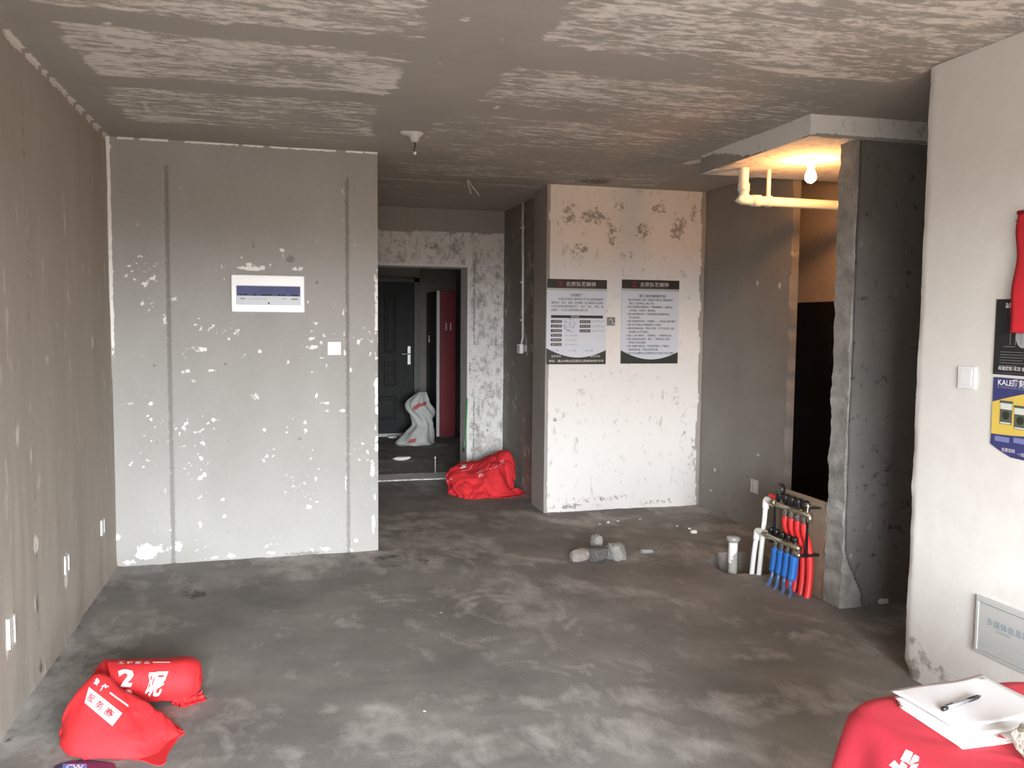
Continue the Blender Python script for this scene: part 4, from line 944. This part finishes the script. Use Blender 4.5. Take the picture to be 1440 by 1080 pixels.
for body, q in (('5', [(647,659),(655,658),(657,653),(648,654)]), ('人', [(625,680),(631,678),(630,671),(626,672)]), ('天', [(702,655),(709,651),(709,646),(703,648)]), ('利', [(672,672),(680,670),(679,664),(673,666)])):
    p_, f_ = text_quad(body, q, bold=.03); decal(bag2, T2, 'lettering', MATS['print_pink'] if body != '5' else PW, p_, f_, .008)
for q in ([(649,663),(662,660),(662,659),(649,662)], [(662,660),(665,653),(664,653),(661,660)], [(670,666),(680,661),(680,660),(670,665)], [(684,661),(691,659),(691,658),(684,660)], [(694,659),(700,656),(700,654),(694,657)], [(633,675),(636,674),(636,672),(633,673)]):
    p_, f_ = quad_grid(q, 4, 1); decal(bag2, T2, 'stripe', MATS['print_pink'], p_, f_, .008)
# ---- woven sack in the hall
simple('sack', (.52,.52,.50), .6, bump=.3, bscale=60, var=.12); simple('sack_red', (.45,.12,.12), .7)
sack = thing('woven_sack', 'whitish woven sack with red print slumped before the red cabinet', 'sack', (1.68, 10.85, 0))
sec = [(626,583,26,.20),(620,583,26,.21),(612,587,22,.19),(604,591,17,.16),(597,594,13.5,.12),(590,594,14,.11),(582,593,16.5,.12),(574,590,18,.13),(566,588,16,.12),(558,591,11,.09),(552,594,6,.05),(550.5,594.5,2,.02)]
NS = 44; vs = []; YS_ = 10.9
cc = catmull(np.array([[a_, b_, c_] for a_, b_, c_, d_ in sec], float), 60); dd_ = np.interp(np.linspace(0, 1, 60), np.linspace(0, 1, len(sec)), [q[3] for q in sec])
for i, (py, pxc, hw) in enumerate(cc):
    ctr = at_y(pxc, py, YS_); ra = hw*YS_/CF*1.03
    for k in range(NS):
        th = 2*math.pi*k/NS; tw = th+i*.035
        rr = 1+.13*math.sin(7*tw+math.sin(i*.2))*(1 if i > 14 else .6)+.10*(float(vnoise(math.cos(th)*3+5, i*.25, 9))-.5)
        vs.append((ctr.x+ra*rr*math.cos(th), YS_+dd_[i]*rr*math.sin(th), max(.003, ctr.z)))
fs = [[i*NS+k, i*NS+(k+1) % NS, (i+1)*NS+(k+1) % NS, (i+1)*NS+k] for i in range(59) for k in range(NS)]+[list(range(NS))[::-1], [59*NS+k for k in range(NS)]]
mesh_obj('sack_body', vs, fs, MATS['sack'], sack, True)
T3 = [(np.array(vs), fs)]
for q in ([(581,579),(592,571),(590,566),(580,573)], [(592,572),(600,569),(600,564),(591,568)], [(572,624),(584,622),(586,616),(576,618)]):
    p_, f_ = quad_grid(q, 5, 3); decal(sack, T3, 'red_print', MATS['sack_red'], p_, f_, .006)
rowsS = [[(560,618,10.95),(566,614,10.95),(574,608,10.98)],[(558,623,10.85),(566,619,10.85),(575,612,10.88)],[(560,627,10.72),(568,626,10.72),(578,624,10.74)]]
vS, fS = net_surface(rowsS, 20, 16, .05, 4, 61); mesh_obj('loose_corner', vS, fS, MATS['sack'], sack, True, solid=.004)

# ---- table with red cloth, papers and pen ------------------------------------------------------------
ZT = .60; TX0, TX1, TY0, TY1 = 1.395, 2.04, 1.02, 1.862
simple('table_wood', (.35,.24,.15), .6)
tb = thing('side_table', 'low table standing under the red cloth', 'table', ((TX0+TX1)/2, (TY0+TY1)/2, 0))
MB().box((TX0+.045, TY0+.045, ZT-.035), (TX1-.045, TY1-.045, ZT-.003)).build('tabletop', MATS['table_wood'], tb)
for x in (TX0+.06, TX1-.10):
    for y in (TY0+.06, TY1-.10): MB().box((x, y, 0), (x+.04, y+.04, ZT-.03)).build('leg', MATS['table_wood'], tb)
cxm, cym = (TX0+TX1)/2, (TY0+TY1)/2; hx, hy = (TX1-TX0)/2, (TY1-TY0)/2; NB = 260
def rrect(k, grow, rad):
    th = 2*math.pi*k/NB; c_, s_ = math.cos(th), math.sin(th); n_ = 7.
    rr = (abs(c_)**n_+abs(s_)**n_)**(-1/n_)
    return cxm+(hx+grow)*rr*c_, cym+(hy+grow)*rr*s_, th
vs = [(cxm, cym, ZT)]; rings = []
for f in (.2, .4, .6, .75, .86, .94): rings.append(('t', f))
for d in (0, .006, .014, .03, .06, .10, .15, .20, .26, .32, .38, .44, .50, .545): rings.append(('s', d))
for kind, val in rings:
    for k in range(NB):
        if kind == 't':
            x, y, th = rrect(k, 0, 0); vs.append((cxm+(x-cxm)*val, cym+(y-cym)*val, ZT+.002+.003*float(vnoise(x*14+val*3, y*14, 4))))
        else:
            fold = (math.sin(th_ := 2*math.pi*k/NB*9+.9*math.sin(2*math.pi*k/NB*3+1))**3)*.5+.5*float(vnoise(k*.11, 3.1, 6))
            corner = abs(math.sin(2*math.pi*k/NB*2))**2
            g_ = .012*min(1, val/.03)+(val**.8)*(.10+.16*fold*corner+.05*fold)
            x, y, th = rrect(k, g_, 0); vs.append((x, y, ZT+.003-val+(.004 if val < .01 else 0)*0))
nr = len(rings); fs = [[0, 1+k, 1+(k+1) % NB] for k in range(NB)]
for i in range(nr-1):
    for k in range(NB): fs.append([1+i*NB+k, 1+(i+1)*NB+k, 1+(i+1)*NB+(k+1) % NB, 1+i*NB+(k+1) % NB])
clo = thing('tablecloth', 'red cloth with a white logo draped over the low table', 'tablecloth', (cxm, cym, ZT))
simple('tablecloth_red', (.56,.03,.055), .7, bump=.12, bscale=200, var=.1)
mesh_obj('cloth', vs, fs, MATS['tablecloth_red'], clo, True, solid=-.003)
TC = [(vs, fs)]
for q in ([(1266,1068),(1276,1050),(1286,1054),(1278,1074)], [(1278,1076),(1285,1062),(1293,1060),(1292,1070)], [(1250,1076),(1258,1069),(1266,1078),(1262,1084)], [(1262,1082),(1268,1070),(1276,1077),(1272,1086)], [(1276,1085),(1282,1075),(1292,1074),(1286,1086)]):
    p_, f_ = quad_grid(q, 4, 4); decal(clo, TC, 'logo_petal', PW, p_, f_, .006)
simple('paper_white', (.68,.675,.69), .6); simple('paper_pink', (.82,.62,.64), .6); simple('paper_grey', (.66,.64,.66), .55)
def sheet(label, x, y, rz, z, w, h, mat, t=.0025, lift=0., name='paper_sheet'):
    U = Vector((math.cos(rz), math.sin(rz), 0)); V = Vector((-math.sin(rz), math.cos(rz), 0)); o = Vector((x, y, z)); n = 16
    vv = []; 
    for j in range(n+1):
        for i in range(n+1):
            u, v = i/n, j/n; c_ = lift*max(0, u-.55)**2*8*(1-.4*v)+.003*math.sin(u*4+v*3)*(lift > 0)
            vv.append(o+U*(w*u)-V*(h*v)+VZ*c_)
    ff = [[j*(n+1)+i, (j+1)*(n+1)+i, (j+1)*(n+1)+i+1, j*(n+1)+i+1] for j in range(n) for i in range(n)]
    ob = mesh_obj(name, vv, ff, MATS[mat], None, True, solid=t); return tag(ob, label, 'paper', 'papers on the red cloth')
zt = ZT+.008
sheet('pink-edged booklet at the bottom of the paper stack', 1.520, 1.800, -.03, zt+.003, .297, .225, 'paper_pink', .003)
sheet('thick white booklet in the middle of the paper stack', 1.528, 1.812, -.045, zt+.011, .300, .228, 'paper_white', .008)
sheet('white booklet just under the top sheet of the paper stack', 1.526, 1.822, .015, zt+.0165, .300, .225, 'paper_white', .005)
top = sheet('white top sheet with a small printed logo under the pen', 1.530, 1.842, .03, zt+.0245, .297, .212, 'paper_white', .0025, .008)
U = Vector((math.cos(.03), math.sin(.03), 0)); V = Vector((-math.sin(.03), math.cos(.03), 0))
s = Sheet(Vector((1.530, 1.842, zt+.0262)), U, -V, VZ)
for k in range(3): s.poly('m', [(.268+.006*k, .018), (.272+.006*k, .018), (.274+.006*k, .026), (.270+.006*k, .030)], .008)
for k in range(7): s.rect('m', .262+.0005*k, .040+.006*k, .2635+.0005*k, .044+.006*k, .007)
s.build(top, {'m': ('printed_logo', 'ink_grey')})
for ch in top.children: ch.location = (0, 0, 0)
mb = MB(); mb.add([(1.618,1.585,zt+.014),(1.634,1.592,zt+.014),(1.632,1.572,zt+.013)], [(0,2,1)]); 
tag(mb.build('bookmark', MATS['tube_red'], None, solid=.001), 'small red triangular tab poking from the paper stack', 'bookmark')
p0 = Vector((1.573, 1.703, zt+.0325)); p1 = Vector((1.722, 1.741, zt+.0335)); d = (p1-p0).normalized()
pen = thing('pen', 'clear pen with a black grip lying on the white sheet', 'pen', tuple((p0+p1)/2-VZ*.005))
simple('pen_clear', (.45,.45,.50), .15); 
MB().tube([p0, p0+d*.10], .0045, 12).build('barrel', MATS['pen_clear'], pen, True)
MB().tube([p0+d*.012, p0+d*.095], .0048, 12).build('refill', MATS['ink_grey'], pen, True)
MB().tube([p0+d*.098, p0+d*.138, p0+d*.146, p0+d*.152], [.0055, .0055, .003, .001], 12).build('grip', MATS['cap_black'], pen, True)
MB().tube([p0-d*.004, p0+d*.012], .0055, 12).build('end_cap', MATS['cap_black'], pen, True)
MB().tube([p0+d*.002+VZ*.007, p0+d*.034+VZ*.007], .0018, 8).build('clip', MATS['cap_black'], pen, True)
# speckled stone sample at the table edge
simple('speckle', (.34,.31,.26), .6, bump=.6, bscale=120, var=.75)
q = at_z(1443, 1062, ZT+.02)
o = chunk('stone_sample', 'beige speckled stone sample on the red cloth beside the papers', 'stone', (1443, 1062), (.07, .12, .075), 77, 'speckle', .2); o.location = (q.x+.02, q.y-.03, ZT+.004)
# dark blue printed packet peeking out under the near red bag
simple('packet', (.05,.03,.09), .35); simple('packet_blue', (.12,.22,.55), .4)
q = at_z(112, 1086, 0); pk = thing('blue_packet', 'dark glossy packet with blue lettering before the folded red bag', 'packet', (q.x, q.y, 0))
vv, ff = net_surface([[(78,1078,3.235),(100,1072,3.255),(130,1073,3.24),(160,1079,3.20)],[(72,1090,3.18),(100,1080,3.20),(130,1081,3.19),(165,1092,3.14)],[(70,1104,3.09),(100,1100,3.10),(130,1102,3.09),(165,1106,3.05)]], 30, 20, .01, 3, 71)
mesh_obj('film', vv, ff, MATS['packet'], pk, True, solid=.004)
p_, f_ = text_quad('CW', [(92,1083),(116,1083),(118,1075),(94,1075)], bold=.02); decal(pk, [(vv, ff)], 'lettering', MATS['print_white'], p_, f_, .003)
p_, f_ = quad_grid([(88,1087),(122,1087),(122,1074),(88,1074)], 8, 4); decal(pk, [(vv, ff)], 'blue_patch', MATS['packet_blue'], p_, f_, .0015)

# ---- posters, banner and media panel on the white wall -------------------------------------------------
N = -VX; U = -VY
simple('poster_black', (.020,.020,.021), .4); simple('poster_navy', (.045,.05,.17), .45); simple('poster_yellow', (.72,.52,.10), .5); simple('poster_grey', (.38,.38,.38), .5)
simple('tin_dark', (.10,.105,.09), .4); simple('tin_pale', (.66,.68,.62), .4); simple('leaf_dark', (.025,.035,.015), .6); simple('script_red', (.45,.10,.10), .6)
a = at_x(1403, 421, XW); b = at_x(1400, 526, XW); w, h = .42, a.z-b.z
o = Vector((XW+.003, a.y, b.z)); r = thing('advert_poster', 'black advert poster with a white lamp picture behind the red banner', 'poster', (XW-.006, a.y-w/2, b.z))
slabsheet(o, U, VZ, N, [(0,0),(w,0),(w,h),(0,h)], .008).build('sheet', MATS['poster_black'], r)
s = Sheet(o, U, VZ, N); h1, h2 = .0085, .0095
s.text('w', 'anni', .045, h*.885, .040, h1, bold=.01); s.text('r', 'Pure', .062, h*.80, .026, h1, shear=.2)
s.poly('lamp', [(.080+.10*math.sin(t)*(.9 if math.sin(t) > 0 else .35)+.055, h*.53+h*.17*math.cos(t)) for t in np.linspace(0, 2*math.pi, 22)[:-1]], h1)
for k in range(5): s.rect('dk', .075+.025*k, h*.40, .078+.025*k, h*.66, h2)
s.rect('g', .045, h*.37, .10, h*.378, h1)
for k in range(6): s.rect('g', .03, h*(.30-.036*k), .03+(.11,.135,.115,.105,.125,.08)[k], h*(.306-.036*k), h1)
s.text('w', '高端定制 吊顶 客厅', .024, h*.065, .017, h1); s.rect('g', .012, h*.025, w-.02, h*.028, h1)
s.rect('w', .148, h*.27, .17, h*.29, h1); s.rect('w', .15, h*.17, .18, h*.20, h1)
s.build(r, {'w': ('white_lettering', 'print_white'), 'r': ('red_script', 'script_red'), 'lamp': ('lamp_picture', 'poster_grey'), 'dk': ('lamp_ribs', 'ink_grey'), 'g': ('small_text', 'ink_grey')})
a = at_x(1399, 530, XW); b = at_x(1397, 626, XW); h = a.z-b.z+.035
o = Vector((XW+.003, a.y, b.z-.035)); r = thing('advert_poster', 'blue and yellow advert poster with two paint tins below the black one', 'poster', (XW-.006, a.y-w/2, b.z-.035))
slabsheet(o, U, VZ, N, [(.10,0),(w,-.01),(w,h),(0,h),(0,.040),(.05,.018)], .008).build('sheet', MATS['poster_navy'], r)
s = Sheet(o, U, VZ, N)
top_ = [(.0+.30*k/14, h*.68+h*.20*math.sin(k/14*1.5)) for k in range(15)]; bot_ = [(.30*k/14, .082+.028*(k/14)**2) for k in range(15)]
s.poly('y', top_+bot_[::-1], h1); s.rect('y', .30, .11, w-.02, h*.88, h1)
s.text('w', 'KALE雕刻时代', .022, h*.905, .030, h2, bold=.015); s.text('g', 'DIAOKESHIDAI', .022, h*.865, .013, h2, spacing=1.6)
for u_, v_ in ((.040, .125), (.108, .112)):
    s.rect('tin', u_, v_, u_+.058, v_+.088, h2); s.rect('pale', u_+.001, v_+.058, u_+.057, v_+.082, .0102); s.rect('tin', u_-.003, v_+.083, u_+.061, v_+.092, .0102); s.rect('pale', u_+.004, v_+.002, u_+.054, v_+.008, .0102)
    s.poly('leaf', [(u_+.029+.017*math.cos(t), v_+.035+.017*math.sin(t)) for t in np.linspace(0, 6.28, 12)[:-1]], .0102)
for k in range(5): s.poly('leaf', [(.158+.012*k, h*.62-.02*k), (.20+.01*k, h*.70-.02*k), (.21+.01*k, h*.66-.02*k), (.165+.012*k, h*.60-.02*k)], h2)
for k in range(4): s.rect('pat', .02+.09*k, .055+.004*k, .09+.09*k, .075+.004*k, h1)
s.text('w', '全屋定制', .055, .020, .016, h1); s.text('w', '一站服务', .13, .012, .016, h1)
s.build(r, {'y': ('yellow_field', 'poster_yellow'), 'w': ('white_lettering', 'print_white'), 'g': ('small_lettering', 'poster_grey'), 'tin': ('tin_picture', 'tin_dark'), 'pale': ('tin_label', 'tin_pale'), 'leaf': ('leaf_picture', 'leaf_dark'), 'pat': ('pattern_band', 'ink_blue')})
# banner: red pennant with translucent lower end hanging over the black poster
a = at_x(1431, 299, XW-.03); b = at_x(1428, 468, XW-.03); w, h = .36, a.z-b.z
vv = []; n1, n2 = 24, 30
for j in range(n2+1):
    for i in range(n1+1):
        u_, v_ = i/n1, j/n2
        vv.append((XW-.024-.010*v_-.006*math.sin(u_*9+v_*2)*(.3+v_)-.003*math.sin(v_*14), a.y-w*u_+.006*math.sin(v_*11), a.z-h*v_))
ff = [[j*(n1+1)+i, (j+1)*(n1+1)+i, (j+1)*(n1+1)+i+1, j*(n1+1)+i+1] for j in range(n2) for i in range(n1)]
r = thing('red_banner', 'red cloth banner hanging over the black poster', 'banner', (XW-.01, a.y-w/2, b.z))
simple('banner_red', (.55,.018,.03), .6)
mesh_obj('cloth', vv, ff, MATS['banner_red'], r, True, solid=.002)
MB().tube([(XW-.022, a.y+.004, a.z), (XW-.022, a.y-w, a.z)], .009, 8).build('top_hem', MATS['banner_red'], r, True)
MB().tube([(XW-.002, a.y+.006, a.z-.03), (XW-.03, a.y+.006, a.z-.03)], .003, 6).build('nail', MATS['chrome'], r)
for k in range(2): MB().box((XW-.030, a.y-w, b.z+.055*k), (XW-.026, a.y+.002, b.z+.055*k+.003)).build('seam', MATS['banner_red'], r)
# media panel
a = at_x(1377, 836, XW); b = at_x(1374, 914, XW); w, h = .32, a.z-b.z
o = Vector((XW+.006, a.y, b.z)); r = thing('media_panel', 'pale grey metal media cabinet cover low on the white wall', 'wall panel', (XW, a.y-w/2, b.z))
simple('panel_metal', (.50,.50,.48), .35); simple('panel_text', (.24,.33,.38), .5)
MB().frame(o, U, VZ, N, [(0,0,w,.010),(0,h-.022,w,h),(0,.010,.014,h-.022),(w-.014,.010,w,h-.022)], .020).build('rim', MATS['panel_metal'], r, bevel=.002)
dr = MB().frame(o, U, VZ, N, [(.0155,.012,w-.0155,h-.0245)], .017).build('door', MATS['panel_metal'], r)
s = Sheet(o, U, VZ, N); s.text('t', '多媒体信息箱', .055, h*.56, .032, .0178, bold=.01, spacing=1.15); s.text('t', 'MULTIMEDIA', .105, h*.48, .012, .0178)
s.build(dr, {'t': ('lettering', 'panel_text')})
for k in range(5):
    MB().frame(o, U, VZ, N, [(.04, h*(.16+.055*k), w-.06, h*(.16+.055*k)+.004)], .0185).build('vent_slot', MATS['panel_metal'], dr)
